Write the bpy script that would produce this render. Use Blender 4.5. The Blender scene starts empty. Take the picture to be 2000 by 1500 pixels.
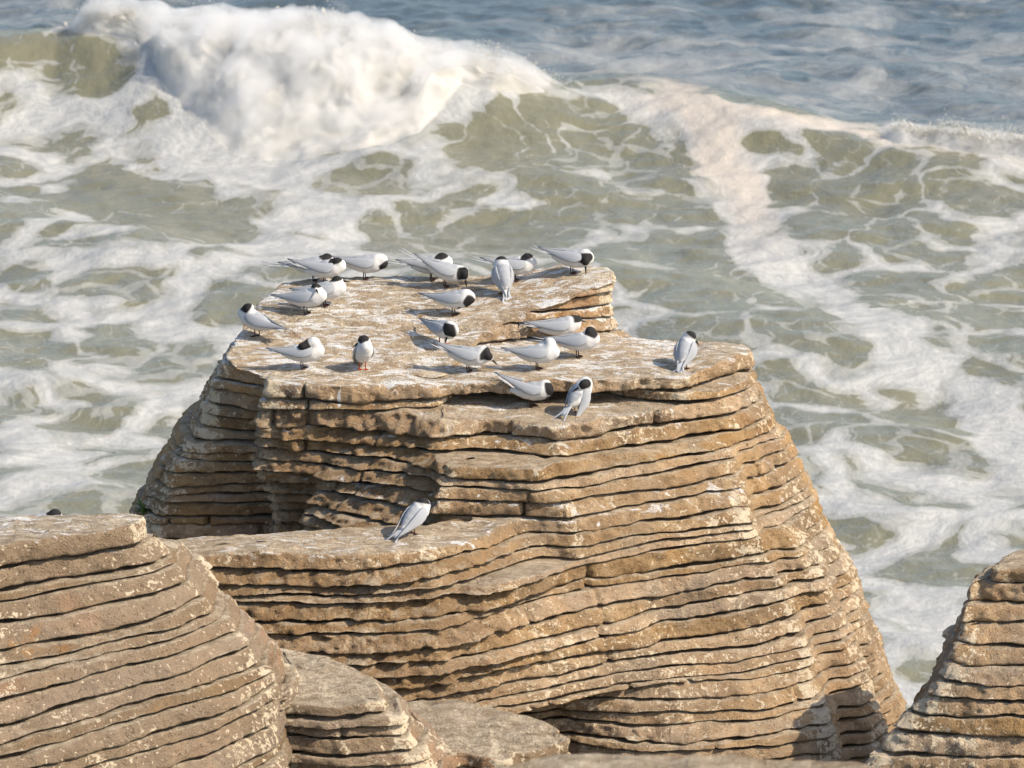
import bpy, math, random
import numpy as np
from mathutils import Vector, Matrix
from mathutils.geometry import delaunay_2d_cdt

random.seed(7)
RNG = np.random.RandomState(11)
sc = bpy.context.scene
COL = sc.collection
R = math.radians

# ------------------------------------------------------------------ camera
PITCH, DIST, FPX = R(15.0), 36.0, 10440.0          # FPX: focal length in photo pixels (2000 wide)
CAM = np.array([0.0, -DIST * math.cos(PITCH), DIST * math.sin(PITCH)])
cam_d = bpy.data.cameras.new('camera')
cam_d.sensor_width = 36.0
cam_d.lens = FPX / 2000.0 * 36.0
cam_d.clip_start, cam_d.clip_end = 0.5, 8000.0
cam_d.dof.use_dof = True
cam_d.dof.focus_distance = 35.6
cam_d.dof.aperture_fstop = 6.3
cam = bpy.data.objects.new('camera', cam_d)
COL.objects.link(cam)
cam.location = CAM
cam.rotation_euler = (R(90) - PITCH, 0, 0)
sc.camera = cam

# ------------------------------------------------------------------ light
SUN = np.array([1.0, -0.38, 0.98]); SUN /= np.linalg.norm(SUN)
world = bpy.data.worlds.new('World'); sc.world = world; world.use_nodes = True
wn = world.node_tree.nodes; wl = world.node_tree.links
bg = wn['Background']
sky = wn.new('ShaderNodeTexSky'); sky.sky_type = 'NISHITA'; sky.sun_disc = False
sky.sun_elevation = math.asin(SUN[2]); sky.sun_rotation = math.atan2(SUN[0], SUN[1])
sky.air_density = 1.0; sky.dust_density = 1.6; sky.ozone_density = 1.0
wl.new(sky.outputs[0], bg.inputs[0]); bg.inputs[1].default_value = 0.145
sd = bpy.data.lights.new('sun', 'SUN'); sd.energy = 4.2; sd.angle = R(0.55); sd.color = (1.0, 0.88, 0.71)
so = bpy.data.objects.new('sun', sd); COL.objects.link(so)
so.location = (20, -20, 20)
so.rotation_euler = Vector(SUN).to_track_quat('Z', 'Y').to_euler()
sc.view_settings.view_transform = 'Standard'; sc.view_settings.look = 'None'
sc.view_settings.exposure = 0.45; sc.view_settings.gamma = 1.0; sc.view_settings.use_curve_mapping = False
sc.cycles.use_denoising = True
sc.cycles.max_bounces = 6; sc.cycles.volume_bounces = 6; sc.cycles.volume_step_rate = 2.0; sc.cycles.volume_max_steps = 64; sc.cycles.adaptive_threshold = .02

# ------------------------------------------------------------------ helpers
SEA = -8.0
def P(px, py, z):
    """world (x, y) of the point at height z seen at photo pixel (px, py)"""
    a, b = (px - 1000.0) / FPX, (750.0 - py) / FPX
    d = np.array([a, math.cos(PITCH) + b * math.sin(PITCH), -math.sin(PITCH) + b * math.cos(PITCH)])
    t = (z - CAM[2]) / d[2]
    return (CAM[0] + t * d[0], CAM[1] + t * d[1])

def PP(*pts): return [P(*p) for p in pts]

_perm = RNG.permutation(256); _perm = np.concatenate([_perm, _perm, _perm])
_g = RNG.normal(size=(256, 3)); _g /= np.linalg.norm(_g, axis=1)[:, None]
def pn(x, y, z):
    """Perlin noise, about -0.8..0.8"""
    x, y, z = np.broadcast_arrays(np.asarray(x, float), np.asarray(y, float), np.asarray(z, float))
    xi, yi, zi = np.floor(x).astype(int), np.floor(y).astype(int), np.floor(z).astype(int)
    xf, yf, zf = x - xi, y - yi, z - zi
    u, v, w = (f * f * f * (f * (f * 6 - 15) + 10) for f in (xf, yf, zf))
    xi &= 255; yi &= 255; zi &= 255
    def c(dx, dy, dz):
        h = _perm[_perm[_perm[(xi + dx) & 255] + ((yi + dy) & 255)] + ((zi + dz) & 255)]
        g = _g[h]
        return g[..., 0] * (xf - dx) + g[..., 1] * (yf - dy) + g[..., 2] * (zf - dz)
    def L(a, b, t): return a + t * (b - a)
    return 1.5 * L(L(L(c(0,0,0), c(1,0,0), u), L(c(0,1,0), c(1,1,0), u), v),
                   L(L(c(0,0,1), c(1,0,1), u), L(c(0,1,1), c(1,1,1), u), v), w)
def fbm(x, y, z, o=3, gain=.5):
    s, a = 0, 1.0
    for i in range(o):
        s = s + a * pn(x * 2**i + 17 * i, y * 2**i - 9 * i, z * 2**i + 5 * i); a *= gain
    return s
def sstep(a, b, x):
    t = np.clip((x - a) / (b - a), 0, 1); return t * t * (3 - 2 * t)

def mesh_obj(name, verts, faces, mat, parent=None, smooth=True, base=None):
    me = bpy.data.meshes.new(name)
    verts = np.asarray(verts, dtype=np.float32)
    if isinstance(faces, np.ndarray):
        nf, k = faces.shape
        me.vertices.add(len(verts)); me.vertices.foreach_set('co', verts.ravel())
        me.loops.add(nf * k); me.loops.foreach_set('vertex_index', faces.astype(np.int32).ravel())
        me.polygons.add(nf); me.polygons.foreach_set('loop_start', np.arange(0, nf * k, k, dtype=np.int32))
        me.update(calc_edges=True)
    else:
        me.from_pydata(verts.tolist(), [], faces); me.update()
    me.validate()
    if smooth: me.polygons.foreach_set('use_smooth', np.ones(len(me.polygons), dtype=bool))
    if mat: me.materials.append(mat)
    o = bpy.data.objects.new(name, me); COL.objects.link(o)
    if parent is not None:
        o.parent = parent
        o.matrix_parent_inverse = Matrix.Translation(parent.location).inverted()
    return o
def tag(o, label=None, cat=None, group=None, kind=None):
    if label: o['label'] = label
    if cat: o['category'] = cat
    if group: o['group'] = group
    if kind: o['kind'] = kind
    return o
def empty(name, loc, label=None, cat=None, group=None):
    e = bpy.data.objects.new(name, None); COL.objects.link(e); e.location = loc
    e.empty_display_size = .1
    return tag(e, label, cat, group)

# ------------------------------------------------------------------ materials
class NT:
    def __init__(s, name):
        s.m = bpy.data.materials.new(name); s.m.use_nodes = True
        s.n = s.m.node_tree.nodes; s.l = s.m.node_tree.links
        s.bsdf = s.n['Principled BSDF']
    def node(s, t, **kw):
        x = s.n.new(t)
        for k, v in kw.items(): setattr(x, k, v)
        return x
    def put(s, sock, v):
        if hasattr(v, 'is_output') or isinstance(v, bpy.types.NodeSocket): s.l.new(v, sock)
        else: sock.default_value = v
    def math(s, op, a, b=0.0, c=0.0, clamp=False):
        x = s.node('ShaderNodeMath', operation=op, use_clamp=clamp)
        s.put(x.inputs[0], a); s.put(x.inputs[1], b); s.put(x.inputs[2], c); return x.outputs[0]
    def noise(s, vec, scale, detail=4, rough=.55, dist=0.0, out=0):
        x = s.node('ShaderNodeTexNoise'); s.put(x.inputs['Vector'], vec)
        x.inputs['Scale'].default_value = scale; x.inputs['Detail'].default_value = detail
        x.inputs['Roughness'].default_value = rough; x.inputs['Distortion'].default_value = dist
        return x.outputs[out]
    def step(s, v, a, b):
        x = s.node('ShaderNodeMapRange', interpolation_type='SMOOTHSTEP')
        s.put(x.inputs[0], v); s.put(x.inputs[1], a); s.put(x.inputs[2], b); return x.outputs[0]
    def mix(s, f, a, b, mode='MIX'):
        x = s.node('ShaderNodeMix', data_type='RGBA', blend_type=mode)
        s.put(x.inputs[0], f)
        for q, v in ((6, a), (7, b)):
            s.put(x.inputs[q], (*v, 1) if isinstance(v, tuple) and len(v) == 3 else v)
        return x.outputs[2]
    def vscale(s, vec, sc3):
        x = s.node('ShaderNodeVectorMath', operation='MULTIPLY'); s.put(x.inputs[0], vec); x.inputs[1].default_value = sc3
        return x.outputs[0]
    def vadd(s, a, b):
        x = s.node('ShaderNodeVectorMath', operation='ADD'); s.put(x.inputs[0], a); s.put(x.inputs[1], b); return x.outputs[0]

def rock_material():
    t = NT('layered_limestone')
    geo = t.node('ShaderNodeNewGeometry'); pos = geo.outputs['Position']
    sep = t.node('ShaderNodeSeparateXYZ'); t.l.new(geo.outputs['Normal'], sep.inputs[0])
    nz, nx = sep.outputs[2], sep.outputs[0]
    rnd = t.node('ShaderNodeObjectInfo').outputs['Random']
    mott = t.noise(pos, 7, 6, .66)
    big = t.noise(pos, 1.1, 3, .5)
    cr = t.node('ShaderNodeValToRGB'); t.l.new(mott, cr.inputs[0])
    e = cr.color_ramp.elements
    e[0].position, e[0].color = .28, (.220, .140, .075, 1)
    e[1].position, e[1].color = .74, (.60, .44, .275, 1)
    m = e.new(.5); m.color = (.400, .268, .148, 1)
    c = cr.outputs[0]
    c = t.mix(t.step(big, .48, .70), c, (.52, .325, .150), 'MIX')
    c = t.mix(t.math('MULTIPLY', t.step(t.noise(pos, 1.7, 4), .47, .62), .55), c, (.25, .195, .140))
    c = t.mix(t.math('MULTIPLY', t.node('ShaderNodeAttribute', attribute_name='tint').outputs['Fac'], .8), c, t.mix(mott, (.150, .106, .066), (.345, .255, .170)))
    dk = t.step(t.noise(t.vscale(pos, (1.6, 1.6, .7)), 1.0, 5, .62, .3), .54, .68)
    c = t.mix(t.math('MULTIPLY', dk, .5), c, (.165, .105, .060))
    rd = t.step(t.noise(t.vscale(pos, (.9, .9, 1.6)), 1.0, 4, .6, .2), .56, .70)
    c = t.mix(t.math('MULTIPLY', rd, .45), c, (.42, .225, .115))
    # slab to slab tint
    hv = t.node('ShaderNodeHueSaturation'); t.l.new(c, hv.inputs['Color'])
    t.put(hv.inputs['Value'], t.math('MULTIPLY_ADD', rnd, .30, .85))
    t.put(hv.inputs['Saturation'], t.math('MULTIPLY_ADD', rnd, -.25, 1.10))
    c = hv.outputs[0]
    # rusty orange stains
    c = t.mix(t.math('MULTIPLY', t.step(t.noise(pos, 2.3, 5, .6), .64, .72), .55), c, (.43, .19, .045))
    # freshly broken faces are darker, browner and bare
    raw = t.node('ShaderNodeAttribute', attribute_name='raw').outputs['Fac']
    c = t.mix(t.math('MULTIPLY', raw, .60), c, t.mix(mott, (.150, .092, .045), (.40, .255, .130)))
    # fine dark pits
    pit = t.step(t.noise(pos, 45, 3, .65), .42, .30)
    c = t.mix(t.math('MULTIPLY', pit, .5), c, (.10, .065, .035))
    # cream lichen: blotches gathered on the ridges, fine specks everywhere
    rid = t.node('ShaderNodeAttribute', attribute_name='ridge').outputs['Fac']
    gather = t.math('ADD', t.math('MULTIPLY', t.step(t.noise(t.vscale(pos, (1, 1, .6)), 1.6, 2), .40, .66), .75), t.math('MULTIPLY', rid, .8))
    thr = t.math('MULTIPLY_ADD', gather, -.165, .67)
    bl = t.noise(pos, 15, 5, .70, .5)
    blot = t.step(t.math('SUBTRACT', bl, thr), 0.0, .03)
    thr2 = t.math('MULTIPLY_ADD', gather, -.12, .68)
    sp = t.step(t.math('SUBTRACT', t.noise(pos, 34, 2, .5), thr2), 0.0, .05)
    lich = t.math('MULTIPLY', t.math('MAXIMUM', blot, t.math('MULTIPLY', sp, .85)), t.math('MULTIPLY_ADD', raw, -.65, 1.0))
    c = t.mix(t.math('MULTIPLY', lich, .88), c, (.76, .64, .46))
    # weathered pale tops and bird lime
    up = t.step(nz, .80, .97)
    c = t.mix(t.math('MULTIPLY', up, .62), c, t.mix(t.step(t.noise(t.vscale(pos, (1, 2, 1)), 8, 5, .66), .3, .7), (.27, .215, .145), (.66, .56, .42)))
    at = t.node('ShaderNodeAttribute', attribute_name='lime').outputs['Fac']
    st = t.noise(t.vscale(pos, (6.0, 15.0, 9.0)), 1.0, 6, .72, .8)
    g = t.step(t.math('SUBTRACT', st, t.math('MULTIPLY_ADD', at, -.255, .76)), 0.0, .07)
    g2 = t.step(t.math('SUBTRACT', t.noise(t.vscale(pos, (3.0, 8.5, 5.0)), 1.0, 7, .70, .5), t.math('MULTIPLY_ADD', at, -.20, .76)), 0.0, .03)
    g = t.math('MULTIPLY', t.math('MAXIMUM', t.math('MULTIPLY', g, .8), g2), t.step(nz, .35, .8))
    dr = t.noise(t.vscale(pos, (15.0, 15.0, 2.2)), 1.0, 2, .5)
    dz = t.noise(pos, 2.0, 2)
    drip = t.math('MULTIPLY', t.step(dr, .735, .78), t.step(t.math('ADD', t.math('MULTIPLY', dz, .6), t.math('MULTIPLY', at, .5)), .42, .52))
    g = t.math('MAXIMUM', g, t.math('MULTIPLY', drip, .9))
    c = t.mix(t.math('MULTIPLY', g, .93), c, (.80, .79, .76))
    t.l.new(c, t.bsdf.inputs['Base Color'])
    t.bsdf.inputs['Roughness'].default_value = .92
    t.bsdf.inputs['Specular IOR Level'].default_value = .18
    b1 = t.node('ShaderNodeBump'); b1.inputs['Strength'].default_value = 1.0; b1.inputs['Distance'].default_value = .045
    h = t.math('ADD', t.noise(t.vscale(pos, (1, 1, 1.5)), 16, 7, .72), t.math('MULTIPLY', t.noise(pos, 90, 4, .6), .35))
    h = t.math('SUBTRACT', h, t.math('MULTIPLY', pit, .12))
    t.l.new(h, b1.inputs['Height']); t.l.new(b1.outputs[0], t.bsdf.inputs['Normal'])
    return t.m
ROCK = rock_material()
# ------------------------------------------------------------------ sea
def water_material():
    t = NT('surf_water')
    geo = t.node('ShaderNodeNewGeometry'); pos = geo.outputs['Position']
    den = t.node('ShaderNodeAttribute', attribute_name='foam').outputs['Fac']
    off = t.node('ShaderNodeAttribute', attribute_name='offshore').outputs['Fac']
    flat = t.vscale(pos, (1, 1, 0))
    w1 = t.node('ShaderNodeTexNoise'); t.l.new(flat, w1.inputs['Vector']); w1.inputs['Scale'].default_value = .55; w1.inputs['Detail'].default_value = 2
    w2 = t.node('ShaderNodeTexNoise'); t.l.new(flat, w2.inputs['Vector']); w2.inputs['Scale'].default_value = 2.6; w2.inputs['Detail'].default_value = 1
    def centred(o, a):
        x = t.node('ShaderNodeVectorMath', operation='SUBTRACT'); t.l.new(o, x.inputs[0]); x.inputs[1].default_value = (.5, .5, .5)
        return t.vscale(x.outputs[0], (a, a, 0))
    wp = t.vadd(t.vadd(flat, centred(w1.outputs['Color'], 2.6)), centred(w2.outputs['Color'], .30))
    def web(scale, vec):
        v = t.node('ShaderNodeTexVoronoi', feature='DISTANCE_TO_EDGE', voronoi_dimensions='2D'); t.l.new(vec, v.inputs['Vector']); v.inputs['Scale'].default_value = scale
        return v.outputs['Distance']
    wq = t.vadd(t.vadd(flat, centred(w1.outputs['Color'], 1.3)), centred(w2.outputs['Color'], .35))
    e1 = web(.70, t.vscale(wp, (.95, .66, 1))); e2 = web(1.7, t.vscale(wq, (.85, .66, 1))); e3 = web(4.0, t.vscale(wq, (.8, .7, 1)))
    n1 = t.noise(wp, .5, 2); n2 = t.noise(wp, 2.2, 4, .64); n3 = t.noise(wp, 8.0, 4, .65); n4 = t.noise(flat, .33, 1)
    c_ = lambda n, k: t.math('MULTIPLY', t.math('SUBTRACT', n, .5), k)
    # cells of clear water open where the foam is thin; the walls between them are the lacework
    thr = t.math('ADD', t.math('MULTIPLY_ADD', den, .52, .0), t.math('ADD', t.math('ADD', c_(n2, .13), c_(n3, .11)), c_(n1, .16)))
    main = t.step(t.math('SUBTRACT', e1, thr), .03, -.015)
    core = t.step(t.math('SUBTRACT', e1, thr), -.02, -.14)
    thr2 = t.math('ADD', t.math('MULTIPLY_ADD', den, .20, -.03), t.math('ADD', c_(n2, .42), c_(n4, .6)))
    sub = t.step(t.math('SUBTRACT', e2, thr2), .03, -.02)
    thr3 = t.math('ADD', t.math('MULTIPLY_ADD', den, .12, -.03), t.math('ADD', c_(n3, .40), c_(n2, .5)))
    fine = t.step(t.math('SUBTRACT', e3, thr3), .05, -.03)
    foam = t.math('ADD', t.math('MULTIPLY', main, .62), t.math('MULTIPLY', core, .32))
    foam = t.math('MAXIMUM', foam, t.math('MULTIPLY', sub, .45))
    foam = t.math('MAXIMUM', foam, t.math('MULTIPLY', fine, .26))
    foam = t.math('ADD', foam, t.math('MULTIPLY', c_(n3, .5), t.math('MULTIPLY_ADD', foam, .5, .10)), clamp=True)
    sx = t.noise(t.vscale(wp, (.55, 1.0, 1)), .8, 6, .62, .5)
    far = t.math('MULTIPLY', t.step(t.math('ADD', sx, t.math('MULTIPLY', den, .45)), .47, .70), .40)
    foam = t.math('ADD', t.math('MULTIPLY', foam, t.math('MULTIPLY_ADD', off, -.85, 1.0)), t.math('MULTIPLY', far, off), clamp=True)
    wcol = t.mix(off, t.mix(n2, (.196, .186, .118), (.155, .150, .098)), (.062, .086, .098))
    fcol = t.mix(t.step(n3, .3, .7), (.355, .365, .362), (.465, .462, .445))
    fcol = t.mix(t.math('MULTIPLY', t.node('ShaderNodeAttribute', attribute_name='peach').outputs['Fac'], .75), fcol, (.52, .455, .385))
    c = t.mix(foam, wcol, fcol)
    t.l.new(c, t.bsdf.inputs['Base Color'])
    t.put(t.bsdf.inputs['Roughness'], t.math('MULTIPLY_ADD', foam, .55, .13))
    t.bsdf.inputs['IOR'].default_value = 1.333
    t.put(t.bsdf.inputs['Specular IOR Level'], t.math('MULTIPLY_ADD', foam, -.35, .5))
    b = t.node('ShaderNodeBump'); b.inputs['Strength'].default_value = .55; b.inputs['Distance'].default_value = .10
    hh = t.noise(t.vscale(pos, (1, .8, 1)), 2.4, 5, .66)
    t.l.new(hh, b.inputs['Height']); t.l.new(b.outputs[0], t.bsdf.inputs['Normal'])
    return t.m
def whitewater_material():
    t = NT('white_water')
    geo = t.node('ShaderNodeNewGeometry'); pos = geo.outputs['Position']
    n = t.noise(pos, 1.6, 6, .65); n2 = t.noise(pos, 5, 5, .6)
    sep = t.node('ShaderNodeSeparateXYZ'); t.l.new(pos, sep.inputs[0])
    c = t.mix(t.step(n, .30, .62), (.66, .635, .57), (.80, .795, .775))
    c = t.mix(t.math('MULTIPLY', t.step(n2, .60, .40), .3), c, (.60, .58, .52))
    t.l.new(c, t.bsdf.inputs['Base Color'])
    t.bsdf.inputs['Roughness'].default_value = .85; t.bsdf.inputs['Specular IOR Level'].default_value = .2
    b = t.node('ShaderNodeBump'); b.inputs['Strength'].default_value = .45; b.inputs['Distance'].default_value = .08
    t.l.new(t.noise(pos, 6, 7, .68), b.inputs['Height']); t.l.new(b.outputs[0], t.bsdf.inputs['Normal'])
    tr = t.node('ShaderNodeBsdfTranslucent'); tr.inputs[0].default_value = (.8, .78, .7, 1)
    mx = t.node('ShaderNodeMixShader'); mx.inputs[0].default_value = .45
    t.l.new(t.bsdf.outputs[0], mx.inputs[1]); t.l.new(tr.outputs[0], mx.inputs[2])
    t.l.new(mx.outputs[0], t.n['Material Output'].inputs[0])
    return t.m
def mist_material():
    t = NT('spray_mist')
    geo = t.node('ShaderNodeNewGeometry'); pos = geo.outputs['Position']
    n = t.noise(pos, 2.1, 6, .66)
    v = t.node('ShaderNodeVolumePrincipled'); v.inputs['Color'].default_value = (.99, .985, .975, 1); v.inputs['Anisotropy'].default_value = .2
    t.put(v.inputs['Density'], t.math('MULTIPLY', t.step(n, .33, .72), 4.5))
    t.n.remove(t.bsdf); t.l.new(v.outputs[0], t.n['Material Output'].inputs['Volume']); return t.m
WATER = water_material(); WHITE = whitewater_material(); MIST = mist_material()

CREST = [(-900,120,.7),(-300,100,.8),(0,84,.85),(120,66,.90),(220,60,1.0),(400,64,1.15),(600,84,1.15),(800,120,1.0),(960,150,.85),(1080,160,.75),(1200,172,.62),(1420,212,.55),(1700,252,.45),(2000,292,.40),(2400,335,.35),(3200,380,.4)]
cw = np.array([(*P(a, b, SEA + h_), h_) for a, b, h_ in CREST])
def crest_y(x): return np.interp(x, cw[:, 0], cw[:, 1])
def crest_h(x): return np.interp(x, cw[:, 0], cw[:, 2])
def sea_height(x, y):
    d = y - crest_y(x) - .5 * pn(x * .25, 0 * x, 0 * x + 4); h_ = crest_h(x)
    w = np.where(d > 0, np.exp(-(d / 2.6) ** 2), np.exp(-(np.abs(d) / 1.75) ** 1.7))
    z = h_ * w
    d2 = y - crest_y(x) - 17 - .2 * x
    z = z + .35 * np.exp(-(d2 / 3.0) ** 2)
    d3 = y - crest_y(x) + 11 + .12 * x - 1.0 * pn(x * .2, 0 * x, 0 * x + 8)
    z = z + .28 * np.exp(-(d3 / 2.2) ** 2)
    far = 1 / (1 + np.maximum(0, (y - 80) / 60.0))
    z = z + (.20 * fbm(x * .22, y * .30, 0 * x, 3, .55) + .055 * fbm(x * 1.1, y * 1.4, 0 * x + 7, 3, .6)) * np.minimum(1, far * 1.4)
    return SEA + z

def capsule(x, y, pts, w, soft):
    """1 inside a band of half width w (in metres) around a polyline"""
    d = np.full(x.shape, 1e9)
    for (ax, ay), (bx, by) in zip(pts, pts[1:]):
        ex, ey = bx - ax, by - ay
        q = np.clip(((x - ax) * ex + (y - ay) * ey) / (ex * ex + ey * ey), 0, 1)
        d = np.minimum(d, np.hypot(x - ax - ex * q, (y - ay - ey * q) * .45))
    return sstep(w + soft, w - soft, d)
def blob(x, y, px, py, rx, ry):
    cx, cy = P(px, py, SEA); ax, _ = P(px + rx, py, SEA); _, ay = P(px, py - ry, SEA)
    q = np.hypot((x - cx) / (ax - cx), (y - cy) / (ay - cy)); return sstep(1.25, .75, q)
def line(*p): return [P(a, b, SEA) for a, b in p]

def axis(lo, hi, step, far, grow=1.18):
    a = [lo];
    while a[-1] < hi: a.append(a[-1] + step)
    st = step
    while a[-1] < far: st *= grow; a.append(a[-1] + st)
    return a
xs = axis(-11.5, 11.5, .065, 3500); left = [-(v) for v in xs if v > 11.5][::-1]
xs = np.array(left + xs)
ys = np.array(axis(13.0, 62.0, .085, 6000)); pre = np.array([-60., -40., -20., -5., 3., 7., 9., 11., 12.])
ys = np.concatenate([pre, ys])
X, Y = np.meshgrid(xs, ys); Z = sea_height(X, Y)
nyy, nxx = X.shape
idx = np.arange(nyy * nxx).reshape(nyy, nxx)
quads = np.stack([idx[:-1, :-1], idx[:-1, 1:], idx[1:, 1:], idx[1:, :-1]], -1).reshape(-1, 4)
wx = X + .5 * pn(X * .5, Y * .4, 0 * X) + .15 * pn(X * 2, Y * 1.6, 0 * X + 5); wy = Y + .9 * pn(X * .5, Y * .4, 0 * X + 9) + .3 * pn(X * 2, Y * 1.6, 0 * X + 15)
D = np.zeros_like(X) + .17
dc = Y - crest_y(X)
D += .55 * capsule(wx, wy, line((160,150),(300,235),(450,305),(600,328),(760,325),(860,290),(950,245),(1060,190)), .30, .3)
# broad foam sheet on the left
D += .22 * blob(wx, wy, 120, 640, 560, 420) + .10 * blob(wx, wy, 560, 560, 260, 130)
D += .30 * capsule(wx, wy, line((-200,260),(200,270),(520,330),(620,420),(560,520)), .55, .5)
for (a, b, rx, ry, s_) in [(215,205,80,26,1.),(60,130,150,55,.9),(40,195,110,25,.8),(230,290,110,34,.55),(215,375,110,42,.95),(370,445,140,62,.9),(40,390,20,45,.5),
                       (220,685,130,28,.55),(450,600,90,40,.5),(160,835,90,22,.45),(60,560,50,22,.6),(240,960,80,50,.5),(570,455,55,18,.5),(90,480,40,14,.6),(620,250,1,1,0)]:
    D -= s_ * .62 * blob(wx, wy, a, b, rx, ry)
# lacework in the middle
D -= .03 * blob(wx, wy, 1080, 350, 420, 200)
for (a, b, rx, ry) in [(720,350,110,42),(1050,300,180,52),(1180,240,110,22),(1100,190,70,26),(1280,330,90,40),(1040,430,110,30),(950,470,100,45),(1240,400,90,28),(1330,460,60,35),(1440,550,120,55),(1280,580,90,40),(1380,640,80,30),(600,545,110,38)]:
    D -= .15 * blob(wx, wy, a, b, rx, ry)
for ln, w, s_ in [(((640,420),(780,380),(860,330)), .30, .25), (((820,400),(1000,400),(1180,360),(1250,300)), .10, .30), (((1080,470),(1170,420),(1260,480),(1330,440)), .10, .3), (((930,210),(1100,215),(1250,200)), .30, .35)]:
    D += s_ * capsule(wx, wy, line(*ln), w, .2)
# bright band of foam running down from the crest
band = capsule(wx, wy, line((1180,172),(1290,200),(1370,270),(1410,350),(1450,430),(1540,520),(1680,640),(1860,780),(2100,930)), .42, .24)
D += .75 * band
D += .12 * capsule(wx, wy, line((1500,470),(1700,560),(1950,640)), .3, .4) + .15 * capsule(wx, wy, line((1200,640),(1450,720),(1700,820)), .4, .4)
D -= .30 * blob(wx, wy, 1480, 240, 70, 30) + .25 * blob(wx, wy, 1700, 370, 200, 45) + .25 * blob(wx, wy, 1800, 310, 220, 18) + .25 * blob(wx, wy, 1700, 450, 160, 40) + .18 * blob(wx, wy, 1750, 620, 220, 60)
D += .10 * blob(wx, wy, 1850, 400, 300, 120)
# churned white water beside the outcrop on the right
D += .30 * blob(wx, wy, 1800, 1130, 420, 260)
D -= .30 * blob(wx, wy, 1780, 840, 150, 60) + .2 * blob(wx, wy, 1480, 700, 70, 40)
D += .03 * blob(wx, wy, 1700, 760, 420, 160)
# foam line along the crest, thin scum behind it
D += .55 * np.exp(-((dc + .2) / .45) ** 2) * sstep(-9.5, -4.5, X) * .9 + .35 * np.exp(-((dc) / .35) ** 2)
behind = sstep(.3, 1.8, dc)
D = D * (1 - behind) + behind * (.10 + .10 * blob(wx, wy, 1500, 110, 520, 100) - .16 * blob(wx, wy, 850, 30, 330, 60) + .28 * capsule(wx, wy, line((1000,90),(1180,110),(1330,130)), .25, .25)
        + .25 * capsule(wx, wy, line((1500,20),(1640,50),(1760,95),(1900,110)), .16, .18) + .12 * pn(X * .2, Y * .12, 0 * X))
sea = mesh_obj('sea', np.stack([X.ravel(), Y.ravel(), Z.ravel()], 1), quads, WATER)
tag(sea, kind='structure')
a = sea.data.attributes.new('foam', 'FLOAT', 'POINT'); a.data.foreach_set('value', np.clip(D, -.6, 1.2).astype(np.float32).ravel())
peach = np.clip(band * sstep(P(1500, 560, SEA)[1], P(1400, 330, SEA)[1], Y) + np.exp(-(dc / .6) ** 2) * sstep(1.0, 3.0, X), 0, 1)  # peach tint of the foam band's upper part and the right-hand crest
a = sea.data.attributes.new('peach', 'FLOAT', 'POINT'); a.data.foreach_set('value', peach.astype(np.float32).ravel())
offs = sstep(.2, 2.2, dc) * .9 + .06
a = sea.data.attributes.new('offshore', 'FLOAT', 'POINT'); a.data.foreach_set('value', offs.astype(np.float32).ravel())

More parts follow.
